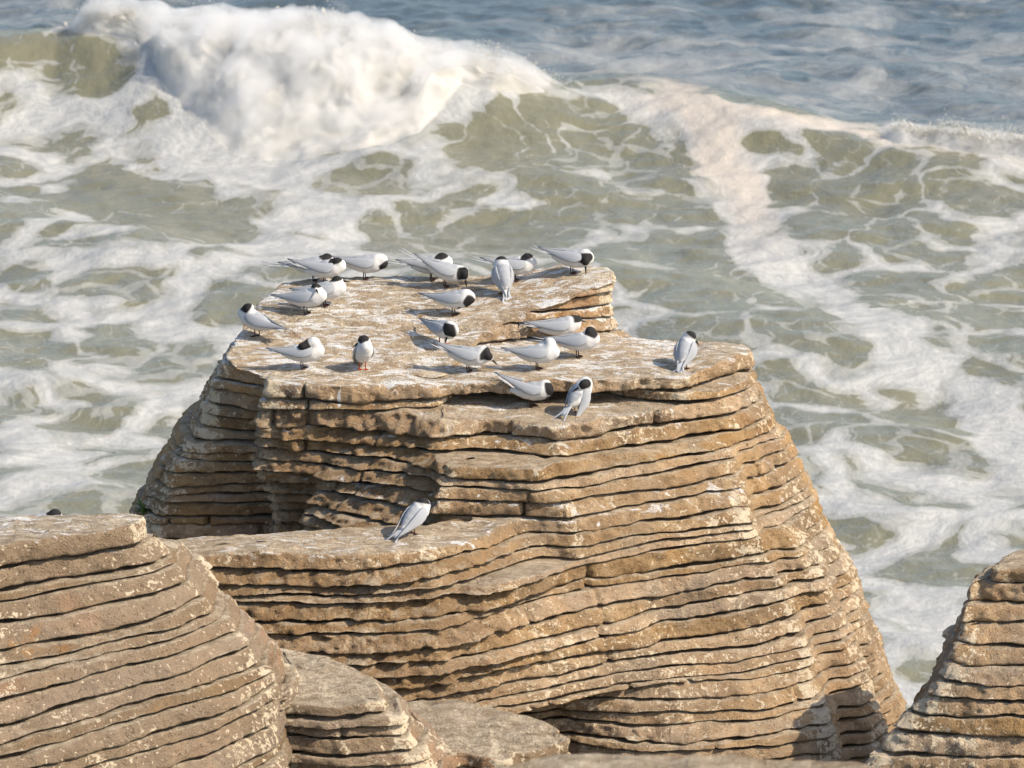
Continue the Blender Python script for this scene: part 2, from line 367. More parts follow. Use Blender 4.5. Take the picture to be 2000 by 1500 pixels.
# breaking part of the wave: a tumbling mass of white water
def white_mass(name, px_range, toe_px, lift, nu, nv, seed, amp, endw, shell=1.0):
    xa, xb = P(px_range[0], px_range[2], SEA + .9)[0], P(px_range[1], px_range[3], SEA + .9)[0]
    u = np.linspace(xa, xb, nu); tw = np.array([P(a, b, SEA) for a, b in toe_px])
    cy = crest_y(u); ch = crest_h(u); toe = np.interp(u, tw[:, 0], tw[:, 1])
    toe = toe + .35 * pn(u * 1.1, 0 * u, 0 * u + seed) + .2 * pn(u * 3.1, 0 * u, 0 * u + seed)
    f = (u - xa) / (xb - xa); end = sstep(0, endw, f) * sstep(1, 1 - endw * 1.6, f)
    v = np.linspace(0, 1, nv)
    run = np.minimum(toe - cy, -.5)
    # cross-section from behind the crest, over it and down to the toe
    sy = np.interp(v, [0, .14, .30, .50, .72, .90, 1], [.9, .30, -.12, -.42, -.68, -.90, -1.0])
    sz = np.interp(v, [0, .14, .26, .40, .55, .72, .88, 1], [.55, .98, 1.02, .86, .58, .28, .08, -.05])
    Yv = np.where(sy[None, :] > 0, cy[:, None] + sy[None, :] * 1.1, cy[:, None] - sy[None, :] * run[:, None])
    Xv = np.repeat(u[:, None], nv, 1)
    zs = sea_height(Xv, Yv)
    Zv = SEA + (ch[:, None] + lift) * sz[None, :] * np.ones_like(Xv)
    body = end[:, None] * (sstep(0, .14, v) * sstep(1.0, .50, v) ** .8)[None, :]
    q = .22 + .55 * fbm(Xv * .8 + seed, Yv * .8, Zv * .8, 4, .5)
    bil = (q - .22) * amp + amp * .16 * fbm(Xv * 3.0, Yv * 3.0, Zv * 3.0 + seed, 2, .5)
    Zv = np.maximum(Zv, zs + .10 * body)
    Zv = Zv + (bil * .9 + .10) * body; Yv = Yv - bil * .9 * body
    Xv = Xv + amp * .5 * pn(Xv * 1.5, Yv * 1.5, Zv * 1.5 + 8) * body
    Zv = (zs - .12) * (1 - end[:, None]) + np.maximum(Zv, zs - .12) * end[:, None]
    ii = np.arange(nu * nv).reshape(nu, nv)
    qd = np.stack([ii[:-1, :-1], ii[:-1, 1:], ii[1:, 1:], ii[1:, :-1]], -1).reshape(-1, 4)
    o = mesh_obj(name, np.stack([Xv.ravel(), Yv.ravel(), Zv.ravel()], 1), qd, WHITE)
    tag(o, kind='structure')
    # mist: closed puff of fine spray standing over the tumbling water
    gu = np.stack([np.gradient(A_, axis=0) for A_ in (Xv, Yv, Zv)], -1); gv = np.stack([np.gradient(A_, axis=1) for A_ in (Xv, Yv, Zv)], -1)
    N = np.cross(gv, gu); N /= np.linalg.norm(N, axis=-1, keepdims=True) + 1e-9; N *= np.sign(N[..., 2:3] + .3)
    S3 = np.stack([Xv, Yv, Zv], -1)[::5, ::5]; N3 = N[::5, ::5]; b3 = (end[:, None] * np.ones(nv)[None])[::5, ::5, None]
    vv3 = v[::5][None, :, None]
    puff = (np.clip(pn(Xv * 1.9, 0 * Xv, 0 * Xv + seed), 0, 1) * np.exp(-((v[None, :] - .24) / .14) ** 2))[::5, ::5, None]
    thick3 = shell * (.06 + b3) * (1 - .97 * sstep(.62, .97, vv3))
    top = S3 + np.array([0, -.45, .9]) * (.30 + .26 * puff) * thick3
    bot = S3 - np.array([0, 0, .35])
    a3, c3 = top.shape[:2]; ii = np.arange(a3 * c3).reshape(a3, c3); off_ = a3 * c3
    f1 = np.stack([ii[:-1, :-1], ii[:-1, 1:], ii[1:, 1:], ii[1:, :-1]], -1).reshape(-1, 4); f2 = f1[:, ::-1] + off_
    rim = np.concatenate([ii[0, :], ii[1:, -1], ii[-1, -2::-1], ii[-2:0:-1, 0]]); r2 = np.roll(rim, -1)
    f3 = np.stack([rim, r2, r2 + off_, rim + off_], 1)
    fo = mesh_obj('mist', np.concatenate([top.reshape(-1, 3), bot.reshape(-1, 3)]), np.concatenate([f1, f2, f3]), MIST, o); fo['kind'] = 'stuff'
    return Xv, Yv, Zv, end
TOE = [(90,105),(150,130),(210,165),(300,225),(380,275),(450,300),(560,322),(700,322),(820,308),(865,285),(930,248),(1000,215),(1060,186),(1150,176)]
m1 = white_mass('breaking_wave', (100, 1150, 60, 165), TOE, .12, 420, 120, 3, .42, .10)
TOE2 = [(1150,190),(1250,205),(1330,225),(1430,232),(1700,285),(1850,300),(2000,315),(2300,350)]
m2 = white_mass('wave_crest', (1700, 2250, 255, 320), [(1650,268),(1800,285),(2000,310),(2300,352)], -.04, 220, 50, 13, .14, .16, .35)

# spray thrown off the broken crest: droplets and clots too many to count
def spray(name, src, n, up, spread, size, seed, vsel):
    rs = np.random.RandomState(seed); Xv, Yv, Zv, end = src
    pass
    ic = np.array([(1,0,0),(-1,0,0),(0,1,0),(0,-1,0),(0,0,1),(0,0,-1)], float)
    fi = np.array([(0,2,4),(2,1,4),(1,3,4),(3,0,4),(2,0,5),(1,2,5),(3,1,5),(0,3,5)])
    i = rs.choice(Xv.shape[0], n, p=(end + .02) / (end + .02).sum()); j = rs.randint(int(vsel[0] * Xv.shape[1]), int(vsel[1] * Xv.shape[1]), n)
    clump = np.clip(.5 + .9 * pn(Xv[i, j] * 1.6, 0 * i, 0 * i + seed), .05, 1.3)
    c = np.stack([Xv[i, j] + rs.normal(0, spread, n), Yv[i, j] + rs.normal(0, spread, n) - .03, Zv[i, j] + np.abs(rs.normal(0, up, n)) * clump], 1)
    r = size * np.exp(rs.normal(0, .55, n))
    V = (c[:, None, :] + ic[None] * r[:, None, None] * rs.uniform(.6, 1.4, (n, 1, 3))).reshape(-1, 3)
    F_ = (fi[None] + 6 * np.arange(n)[:, None, None]).reshape(-1, 3)
    o = mesh_obj(name, V, F_, WHITE)
    tag(o, 'white spray and clots of foam flying off the breaking wave' if seed == 1 else 'thin spray lifting off the low crest at the upper right', 'spray', kind='stuff')
spray('sea_spray', m1, 16000, .18, .08, .0055, 1, (.08, .34))
spray('sea_spray', m2, 6000, .14, .06, .006, 2, (.1, .6))
# ------------------------------------------------------------------ layered rock
def poly_sdf(X, Y, poly):
    p = np.asarray(poly, float); n = len(p)
    d = np.full(X.shape, 1e9); s = np.ones(X.shape)
    for i in range(n):
        a, b = p[i], p[i - 1]
        ex, ey = b[0] - a[0], b[1] - a[1]
        wx, wy = X - a[0], Y - a[1]
        q = np.clip((wx * ex + wy * ey) / max(ex * ex + ey * ey, 1e-12), 0, 1)
        bx, by = wx - ex * q, wy - ey * q
        d = np.minimum(d, bx * bx + by * by)
        c1, c2, c3 = Y >= a[1], Y < b[1], ex * wy > ey * wx
        flip = (c1 & c2 & c3) | (~c1 & ~c2 & ~c3)
        s[flip] *= -1
    return s * np.sqrt(d)

def blur(a, n):
    if n < 1: return a
    k = np.hanning(2 * n + 3)[1:-1]; k /= k.sum()
    for ax in (0, 1):
        pad = [(0, 0), (0, 0)]; pad[ax] = (n, n)
        b = np.pad(a, pad, mode='edge'); r = 0
        for i, w in enumerate(k):
            sl = [slice(None)] * 2; sl[ax] = slice(i, i + a.shape[ax]); r = r + w * b[tuple(sl)]
        a = r
    return a

def contours(F, x0, y0, h):
    """closed loops of F = 0 (F[iy, ix])"""
    ny, nx = F.shape
    segs = {}
    S = F < 0
    c = S[:-1, :-1] * 1 + S[:-1, 1:] * 2 + S[1:, 1:] * 4 + S[1:, :-1] * 8
    iy, ix = np.nonzero((c > 0) & (c < 15))
    # edges: 0 bottom, 1 right, 2 top, 3 left ; inside kept on the left hand side
    T = {1: [(0, 3)], 2: [(1, 0)], 3: [(1, 3)], 4: [(2, 1)], 5: [(0, 3), (2, 1)], 6: [(2, 0)], 7: [(2, 3)], 8: [(3, 2)],
         9: [(0, 2)], 10: [(1, 0), (3, 2)], 11: [(1, 2)], 12: [(3, 1)], 13: [(0, 1)], 14: [(3, 0)]}
    def key(i, j, e): return (j, i, 'h') if e == 0 else (j, i + 1, 'v') if e == 1 else (j + 1, i, 'h') if e == 2 else (j, i, 'v')
    for j, i in zip(iy.tolist(), ix.tolist()):
        for a, b in T[int(c[j, i])]: segs[key(i, j, a)] = key(i, j, b)
    def pt(k):
        j, i, o = k
        if o == 'h': f = F[j, i] / (F[j, i] - F[j, i + 1]); return (x0 + (i + f) * h, y0 + j * h)
        f = F[j, i] / (F[j, i] - F[j + 1, i]); return (x0 + i * h, y0 + (j + f) * h)
    out = []
    while segs:
        k0, k = segs.popitem(); loop = [k0]
        while k != k0:
            loop.append(k)
            if k not in segs: break
            k = segs.pop(k)
        out.append(np.array([pt(q) for q in loop]))
    return out

def sample(F, x0, y0, h, x, y):
    fx, fy = (x - x0) / h, (y - y0) / h
    fx = np.clip(fx, 0, F.shape[1] - 1.001); fy = np.clip(fy, 0, F.shape[0] - 1.001)
    i, j = fx.astype(int), fy.astype(int); u, v = fx - i, fy - j
    return (F[j, i] * (1 - u) + F[j, i + 1] * u) * (1 - v) + (F[j + 1, i] * (1 - u) + F[j + 1, i + 1] * u) * v

def lobe_poly(keys, z):
    keys = sorted(keys, key=lambda k: -k[0])
    if z >= keys[0][0]: return np.array(keys[0][1])
    for (z1, p1), (z2, p2) in zip(keys, keys[1:]):
        if z >= z2:
            f = (z1 - z) / (z1 - z2); return np.array(p1) * (1 - f) + np.array(p2) * f
    return np.array(keys[-1][1])

PROF = [(0.0, .26, 0), (0.0, .10, 1), (.01, .050, 1), (.035, .018, 1), (.10, .004, 0), (.22, .000, 0), (.38, .000, 0), (.54, .002, 0),
        (.68, .003, 0), (.80, .006, 0), (.90, .011, 1), (.965, .022, 1), (.995, .048, 1), (1.0, .13, 0), (1.0, .26, 0)]

def build_stack(parent, beds, lobes, bounds, seed, spacing=.015, h=.025, tilt=None, cap=None, und=(.040, .019), rough=1.0,
                jitter=.022, jdepth=1.0, gap0=.008, tint=0.0, raw=None, cracks=(), crack_rate=.16, lime=None, knob=1.0, part='slab', round_n=2, wob=(.035, .014)):
    x0, x1, y0, y1 = bounds
    tilt = tilt or (lambda x, y: 0 * x)
    rs = np.random.RandomState(seed)
    coarse_from = [i for i in range(len(beds)) if beds[i] < -2.75]
    def bed(k, x, y):
        return beds[k] + tilt(x, y) + und[0] * pn(.8 * x + seed, .8 * y, .47 * k) + und[1] * pn(2.6 * x, 2.6 * y + seed, .9 * k + 9) + .42 * und[1] * pn(7.0 * x + 2, 7.0 * y + seed, 1.7 * k)
    gx = np.arange(x0, x1, h); gy = np.arange(y0, y1, h)
    X, Y = np.meshgrid(gx, gy)
    prev = None; JX = .45 + .75 * sstep(.7, -.3, X) if seed == 3 else 1.0
    for k in range(len(beds) - 1):
        zm = .5 * (beds[k] + beds[k + 1]); thick = beds[k] - beds[k + 1]
        coarse = thick > .2
        def union(zz):
            F = None
            for lb in lobes:
                if lb['top'] < zm or lb.get('bot', -99) > zm: continue
                d = poly_sdf(X, Y, lobe_poly(lb['keys'], zz))
                if F is None: F = d
                else:
                    kk = .04; hh = np.clip(.5 + .5 * (F - d) / kk, 0, 1)
                    F = F * (1 - hh) + d * hh - kk * hh * (1 - hh)
            return F
        F = union(zm - .5 * min(thick, .16))
        if F is None: continue
        F = blur(F, round_n)
        LEAN = None if coarse else blur(union(zm + .5 * thick), round_n) - F      # how far the face leans back over its height
        F = F + wob[0] * pn(1.6 * X + 3, 1.6 * Y + seed, .42 * k) + wob[1] * pn(5.5 * X, 5.5 * Y + seed, 1.3 * k) + rs.uniform(-1, 1) * jitter * JX \
              + jitter * 1.2 * JX * pn(.9 * X, .9 * Y, 3.7 * k + seed)
        Gy, Gx = np.gradient(blur(F, 2), h)
        for loop in contours(F, x0, y0, h):
            seg = np.linalg.norm(np.roll(loop, -1, 0) - loop, axis=1); L = seg.sum()
            if L < .5: continue
            area = .5 * np.sum(loop[:, 0] * np.roll(loop[:, 1], -1) - np.roll(loop[:, 0], -1) * loop[:, 1])
            if area < .02: continue
            sp = .06 if coarse else spacing
            n = max(24, int(L / sp)); s = np.concatenate([[0], np.cumsum(seg)]); q = np.linspace(0, L, n, endpoint=False)
            cl = np.vstack([loop, loop[:1]])
            bx, by = np.interp(q, s, cl[:, 0]), np.interp(q, s, cl[:, 1])
            # smooth the resampled line a little
            for _ in range(2):
                bx = .25 * np.roll(bx, 1) + .5 * bx + .25 * np.roll(bx, -1); by = .25 * np.roll(by, 1) + .5 * by + .25 * np.roll(by, -1)
            # crack notches along the edge (vertical joints)
            notch = np.zeros(n)
            ds = L / n
            for _ in range(rs.poisson(L * crack_rate)):
                c = rs.uniform(0, L); w = rs.uniform(.006, .014); dd = np.abs((q - c + L / 2) % L - L / 2)
                notch = np.maximum(notch, rs.uniform(.03, .09) * np.exp(-(dd / w) ** 2))
            for (cx, cy, w, dep, z1, z2) in cracks:
                if z2 < zm < z1:
                    i = np.argmin((bx - cx) ** 2 + (by - cy) ** 2)
                    dd = np.abs((q - q[i] - rs.uniform(-.035, .035) + L / 2) % L - L / 2); notch = np.maximum(notch, dep * rs.choice([0, .3, .6, .8]) * np.exp(-(dd / w) ** 2))
            # joint depth and gap vary along the edge
            jd = jdepth * np.clip(.95 + .8 * pn(1.7 * bx, 1.7 * by + seed, 2.1 * k), .35, 1.7)
            gap = np.clip(gap0 + .006 + .018 * pn(2.2 * bx + 5, 2.2 * by, 1.9 * k + seed), .003, .034)
            jd2 = np.clip(.9 + .9 * pn(1.7 * bx + 31, 1.7 * by + seed, 2.1 * k + 4), .15, 1.8)
            px, py = bx.copy(), by.copy(); cur = 0.0
            # positions at growing inset by walking down the distance gradient
            insets = sorted(set(o for _, o, _ in PROF)); where = {}
            dens = np.ones(n)
            for o in insets:
                stepn = max(1, int((o - cur) / .02))
                for _ in range(stepn):
                    dx, dy = sample(Gx, x0, y0, h, px, py), sample(Gy, x0, y0, h, px, py)
                    g = np.maximum(np.hypot(dx, dy), .35)
                    px = px - dx / g * (o - cur) / stepn; py = py - dy / g * (o - cur) / stepn
                    if o > .05:
                        px = .25 * np.roll(px, 1) + .5 * px + .25 * np.roll(px, -1); py = .25 * np.roll(py, 1) + .5 * py + .25 * np.roll(py, -1)
                cur = o; where[o] = (px.copy(), py.copy())
            nxv, nyv = sample(Gx, x0, y0, h, bx, by), sample(Gy, x0, y0, h, bx, by); g = np.maximum(np.hypot(nxv, nyv), .3); nxv /= g; nyv /= g
            ang = np.unwrap(np.arctan2(nyv, nxv)); w_ = max(2, int(.10 / ds))
            angp = np.concatenate([ang[-w_:] - 2 * np.pi, ang, ang[:w_] + 2 * np.pi])
            curv = (angp[2 * w_:] - angp[:-2 * w_]) / (2 * w_ * ds)
            kk_ = np.hanning(2 * w_ + 3)[1:-1]; kk_ /= kk_.sum()
            curv = np.convolve(np.concatenate([curv[-w_:], curv, curv[:w_]]), kk_, 'valid')
            ridge_f = sstep(.6, 3.6, curv)
            lean = np.clip(sample(LEAN, x0, y0, h, bx, by), -.02, .13) * .92 if LEAN is not None else 0 * bx
            rw = raw(bx, by, zm) if raw is not None else 0 * bx
            lean = lean + rw * np.clip(.045 + .05 * pn(3.1 * bx, 3.1 * by, 1.3 * k + 2), .005, .10)
            rings = []
            scale = min(1.0, thick / .11) if not coarse else 1.0
            for ri, (tt, o, useJ) in enumerate(PROF):
                if useJ:
                    f = jd if tt < .5 else jd2
                    ax, ay = where[insets[max(0, insets.index(o) - 1)]]; cx_, cy_ = where[o]
                    rx, ry = ax + (cx_ - ax) * np.clip(f, 0, 1.6), ay + (cy_ - ay) * np.clip(f, 0, 1.6)
                else: rx, ry = (a.copy() for a in where[o])
                rx = rx - nxv * lean * tt; ry = ry - nyv * lean * tt
                top, bot = bed(k, rx, ry), bed(k + 1, rx, ry)
                tz = np.maximum(top - bot, .02)
                z = bot + tt * tz
                if ri == 0: z = bot - .012
                elif tt < .3: z = z + gap * (1 - tt / .3)
                fall = 1.0 if .02 < tt < .97 else .4
                if o < .12:
                    nz_ = fbm(rx * 9, ry * 9, z * 12 + 40, 3, .66) * .023 + pn(rx * 30, ry * 30, z * 30) * .006
                    ridge = np.abs(pn(rx * 4 + 7, ry * 4, z * 13)) * .016
                    push = ((nz_ - ridge * .8) * (1 + .9 * rw) + rw * .022 * np.abs(pn(rx * 14, ry * 14, z * 20 + 3))) * rough * fall * scale - notch * (1.0 if o < .06 else .3)
                    rx = rx + nxv * push; ry = ry + nyv * push
                    z = z + pn(rx * 11, ry * 11 + 9, z * 11) * .006 * rough * scale * (1 if .0 < tt < 1 else .3)
                if tt >= .995: z = z + topo(rx, ry, seed) * knob
                if cap is not None:
                    E = cap(rx, ry) - .003 * (len(beds) - k) * .3
                    z = np.minimum(z, E + .0015 * ri)
                rings.append(np.stack([rx, ry, z], 1))
            V = [np.concatenate(rings)]
            m = len(rings)
            i = np.arange(n); j = (i + 1) % n; faces = []
            for r in range(m - 1):
                faces.append(np.stack([r * n + i, r * n + j, (r + 1) * n + j, (r + 1) * n + i], 1))
            tris = []
            base = m * n
            # underside: plain fill
            def fill(ring_off, xs, ys, extra, zf, flip):
                nonlocal base
                vs = [Vector((a, b)) for a, b in zip(xs, ys)]
                ne = len(vs)
                vs += [Vector((a, b)) for a, b in extra]
                ed = [(a, (a + 1) % ne) for a in range(ne)]
                ov, oe, of, orig, _, _ = delaunay_2d_cdt(vs, ed, [], 0, 1e-5)
                oc = np.array([(q[0], q[1]) for q in ov]); ofa = np.array([f for f in of if len(f) == 3]); cen = oc[ofa].mean(1)
                rx_, ry_ = np.asarray(xs), np.asarray(ys); rx2, ry2 = np.roll(rx_, -1), np.roll(ry_, -1); par = np.zeros(len(cen), int)
                for c0 in range(0, len(cen), 2000):
                    cx_, cy_ = cen[c0:c0 + 2000, 0:1], cen[c0:c0 + 2000, 1:2]
                    hit_ = (ry_[None] > cy_) != (ry2[None] > cy_)
                    par[c0:c0 + 2000] = (hit_ & (cx_ < (rx2 - rx_)[None] * (cy_ - ry_[None]) / (ry2 - ry_ + 1e-12)[None] + rx_[None])).sum(1)
                of = ofa[par % 2 == 1].tolist()
                idx = []; newp = []
                for vi, o in enumerate(orig):
                    r = [w for w in o if w < ne]
                    if r: idx.append(ring_off + r[0])
                    else: idx.append(base + len(newp)); newp.append((ov[vi][0], ov[vi][1]))
                if newp:
                    a = np.array(newp); V.append(np.stack([a[:, 0], a[:, 1], zf(a[:, 0], a[:, 1])], 1)); base += len(newp)
                for f in of:
                    f3 = [idx[w] for w in f]
                    if len(set(f3)) == 3: tris.append(f3[::-1] if flip else f3)
            st = max(1, n // 160)
            top_xy = rings[-1]
            ex = np.zeros((0, 2))
            open_area = 0
            deep = F < -.30
            if prev is not None: mask = deep & (prev > -.22)
            else: mask = deep
            if not coarse and mask.sum() > 40:
                sub = max(1, int(round(.05 / h)))
                mm = np.zeros_like(mask); mm[::sub, ::sub] = True; mm &= mask
                ex = np.stack([X[mm], Y[mm]], 1) + rs.uniform(-.012, .012, (mm.sum(), 2))
            def ztop(a, b):
                z = bed(k, a, b) + topo(a, b, seed) * knob
                if cap is not None: z = np.minimum(z, cap(a, b) - .003 * (len(beds) - k) * .3 + .0015 * (m - 1))
                return z
            try:
                if not coarse and ((F < -.12) & ((prev if prev is not None else F * 0 + 1) > -.12)).sum() > 25: fill((m - 1) * n, top_xy[:, 0], top_xy[:, 1], ex, ztop, False)
            except Exception as err:
                print('fill', err)
            Vv = np.concatenate(V)
            q4 = np.concatenate(faces)
            allf = [tuple(f) for f in q4.tolist()] + [tuple(f) for f in tris]
            o = mesh_obj(part, Vv, allf, ROCK, parent)
            ml = np.zeros(len(Vv)); ml[:m * n] = np.tile(ridge_f, m)
            at = o.data.attributes.new('ridge', 'FLOAT', 'POINT'); at.data.foreach_set('value', ml.astype(np.float32))
            mr = np.zeros(len(Vv)); mr[:m * n] = np.tile(rw, m)
            at = o.data.attributes.new('raw', 'FLOAT', 'POINT'); at.data.foreach_set('value', mr.astype(np.float32))
            at = o.data.attributes.new('tint', 'FLOAT', 'POINT'); at.data.foreach_set('value', np.full(len(Vv), tint, np.float32))
            if lime is not None:
                at = o.data.attributes.new('lime', 'FLOAT', 'POINT')
                at.data.foreach_set('value', np.asarray(lime(Vv[:, 0], Vv[:, 1], Vv[:, 2]) + 0 * Vv[:, 0], dtype=np.float32))
        prev = F

def topo(x, y, seed):
    return .016 * fbm(x * 2.2 + seed, y * 2.2, 0 * x, 3, .55) + .010 * pn(x * 9, y * 9 + seed, 0 * x + 3) - .012 * np.abs(pn(x * 5 + 4, y * 8, 0 * x + seed))

def make_beds(head, z_end, base, seed, lo=.085, hi=.150, deep=(-3.4, -4.0, -4.8, -5.8, -7.0, -8.4)):
    rs = np.random.RandomState(seed); b = list(head)
    while b[-1] > z_end: b.append(round(b[-1] - rs.uniform(lo, hi), 3))
    return b + [d for d in deep if d < b[-1] - .25]

# ---- main outcrop
lobes = []
# rear plateau with the recessed wall on the left
A_hi = PP((452,692,.08),(478,655,.12),(512,606,.2),(560,566,.26),(640,548,.3),(900,545,.32),(1100,534,.38),(1180,536,.40),(1196,560,.36),(1085,592,.30),(950,622,.20),(860,735,.0),(530,738,.0))
A_md = PP((440,700,.05),(470,660,.08),(505,608,.16),(555,566,.24),(640,546,.3),(900,540,.32),(1110,530,.38),(1200,540,.40),(1218,646,.05),(1090,660,.05),(940,688,.03),(860,738,.0),(530,740,.0))
A_lo = [(-2.40,.42),(-2.58,.62),(-2.55,1.1),(-2.2,1.7),(-1.5,2.3),(-.4,2.5),(.8,2.4),(1.3,2.1),(1.4,1.4),(1.0,.9),(.2,.6),(-.4,.5),(-1.3,.48)]
A_lo2 = [(x * 1.25, y * 1.15 - .15) for x, y in A_lo]
lobes.append(dict(top=.5, keys=[(.34, A_hi), (.06, A_md), (-1.0, A_lo), (-2.6, A_lo2)]))
# block in the middle with the sunlit face
B1 = [(-1.66,.03),(-1.30,-.02),(-.9,-.03),(-.50,.0),(-.3,.6),(-1.5,.7)]
B2 = [(-1.80,.02),(-1.35,-.06),(-.9,-.08),(-.5,-.05),(-.3,.6),(-1.6,.7)]
B3 = [(-1.68,.06),(-1.36,.04),(-1.05,.06),(-.5,-.1),(-.3,.6),(-1.6,.7)]
lobes.append(dict(top=.03, keys=[(0.0, B1), (-.42, B2), (-.95, B3), (-2.6, B3)]))
# top slab on the right
C1 = PP((868,748,0),(1000,746,0),(1200,744,0),(1345,738,0),(1405,716,.01),(1472,692,.02),(1458,669,.03),(1330,664,.04),(1200,656,.05),(1000,668,.05),(900,690,.04))
lobes.append(dict(top=.03, bot=-.11, keys=[(0, C1), (-.2, C1)]))
C1b = PP((930,745,-.13),(1150,752,-.13),(1340,752,-.13),(1420,735,-.1),(1485,712,-.05)) + [(1.5,1.2),(0.,1.1)]
lobes.append(dict(top=-.11, bot=-.17, keys=[(0, C1b), (-.2, C1b)]))
# second ledge and the great buttress under it
K16 = PP((850,800,-.22),(900,822,-.23),(960,842,-.24),(1080,858,-.25),(1165,850,-.25),(1280,826,-.24),(1372,800,-.22)) + [(1.45,.45),(.6,.9),(-.6,.5)]
K36 = PP((925,850,-.36),(950,864,-.36),(1010,872,-.37),(1090,884,-.37),(1200,874,-.37),(1320,850,-.36),(1415,824,-.36)) + [(1.55,.4),(.6,.9),(-.7,.4)]
K45 = [(-.70,-.45),(-.56,-.55),(-.2,-.55),(.26,-.72),(.6,-.55),(1.0,-.40),(1.49,-.06),(1.62,.4),(.6,.9),(-.9,.4)]
K85 = [(-.62,-.50),(-.30,-.78),(.05,-.86),(.42,-1.00),(.75,-.82),(1.15,-.62),(1.60,-.40),(1.66,.2),(.6,.9),(-.9,.4)]
K150 = [(-.6,-.7),(-.2,-.95),(.25,-1.12),(.62,-1.10),(1.0,-.98),(1.5,-.82),(1.95,-.55),(2.0,.2),(.6,.9),(-.9,.4)]
K210 = [(-.6,-.8),(.1,-1.0),(.45,-1.25),(.80,-1.42),(1.2,-1.42),(1.7,-1.38),(2.12,-1.12),(2.35,.0),(.6,.9),(-.9,.4)]
lobes.append(dict(top=-.15, keys=[(-.2, K16), (-.34, K36), (-.46, K45), (-.85, K85), (-1.5, K150), (-2.1, K210), (-2.9, [(x * 1.1, y * 1.2) for x, y in K210])]))
# third ledge
C3 = PP((832,922,-.44),(880,928,-.44),(960,934,-.45),(1050,942,-.45),(1096,918,-.44)) + [(.3,-.4),(-.5,-.2)]
C3b = PP((838,998,-.66),(900,1000,-.67),(980,1004,-.68),(1060,1004,-.67),(1112,985,-.66)) + [(.3,-.4),(-.5,-.2)]
lobes.append(dict(top=-.38, bot=-.95, keys=[(-.42, C3), (-.62, C3b), (-1.0, C3b)]))
# left facing fins between the block and the ledges
F1 = [(-1.06,-.06),(-.46,-.30),(-.2,-.2),(-.3,.3),(-.9,.3)]
F2 = [(-1.34,-.12),(-.62,-.52),(-.1,-.5),(-.2,.3),(-1.1,.3)]
F3 = [(-1.48,-.18),(-.85,-.88),(-.1,-.7),(-.2,.3),(-1.2,.3)]
lobes.append(dict(top=-.19, keys=[(-.22, F1), (-.62, F2), (-.9, F3), (-2.6, F3)]))
# low front shelf
D1 = PP((300,1082,-.70),(450,1086,-.71),(600,1088,-.71),(740,1090,-.71),(850,1082,-.71),(930,1052,-.70),(985,1026,-.70),(1018,1008,-.70)) + [(-.05,-.75),(-.75,-1.0),(-1.55,-1.18),(-2.6,-1.25)]
D2 = [(-2.9,-1.85),(-2.2,-1.95),(-1.5,-2.02),(-.95,-2.05),(-.45,-1.95),(.05,-1.60),(.45,-1.27),(.90,-.97),(.6,-.7),(-.75,-.9),(-1.6,-1.0),(-2.6,-1.0)]
D3 = [(-2.9,-1.95),(-2.2,-2.05),(-1.5,-2.12),(-.9,-2.10),(-.40,-1.98),(.12,-1.64),(.58,-1.34),(1.08,-1.12),(.6,-.7),(-.75,-.8),(-1.6,-.9),(-2.6,-.9)]
D4 = [(x, y + .38) for x, y in D3]
lobes.append(dict(top=-.67, bot=-1.74, keys=[(-.72, D1), (-1.3, D2), (-1.75, D3)]))
lobes.append(dict(top=-1.74, keys=[(-1.74, D4), (-2.6, D4)]))
lobes.append(dict(top=-1.36, keys=[(-1.36, [(-2.75,-1.3),(-.6,-1.3),(-.6,.4),(-2.5,.4)]), (-2.6, [(-2.9,-1.3),(-.6,-1.3),(-.6,.4),(-2.7,.4)])]))
# small tongue of two layers stepping out of the shelf
G1 = PP((860,1148,-.96),(930,1162,-.96),(1010,1150,-.96),(1120,1105,-.96),(1130,1080,-.92)) + [(.1,-.9),(-.3,-1.2)]
lobes.append(dict(top=-.90, bot=-1.04, keys=[(-.9, G1), (-1.1, G1)]))
# lobes on the right flank
S_ = lambda x, y: [(x - .55, y - .62), (x - .26, y - .52), (x - .05, y - .22), (x, y), (x - .05, y + .45), (x - .6, y + .8), (x - 1.2, y + .3), (x - 1.0, y - .4)]
lobes.append(dict(top=-.11, keys=[(0.0, S_(1.60,.72)), (-.5, S_(1.86,.60)), (-1.0, S_(2.12,.50)), (-1.5, S_(2.38,.38)), (-2.0, S_(2.56,.20)), (-2.6, S_(2.78,.05))]))
T_ = lambda x, y: [(x - .42, y - .10), (x - .12, y - .02), (x, y + .2), (x - .1, y + .6), (x - .8, y + .6), (x - .7, y - .1)]
lobes.append(dict(top=-.88, keys=[(-.88, T_(1.80,-.10)), (-1.1, T_(2.06,-.27)), (-1.5, T_(2.26,-.32)), (-2.1, T_(2.48,-.70)), (-2.6, T_(2.62,-.9))]))

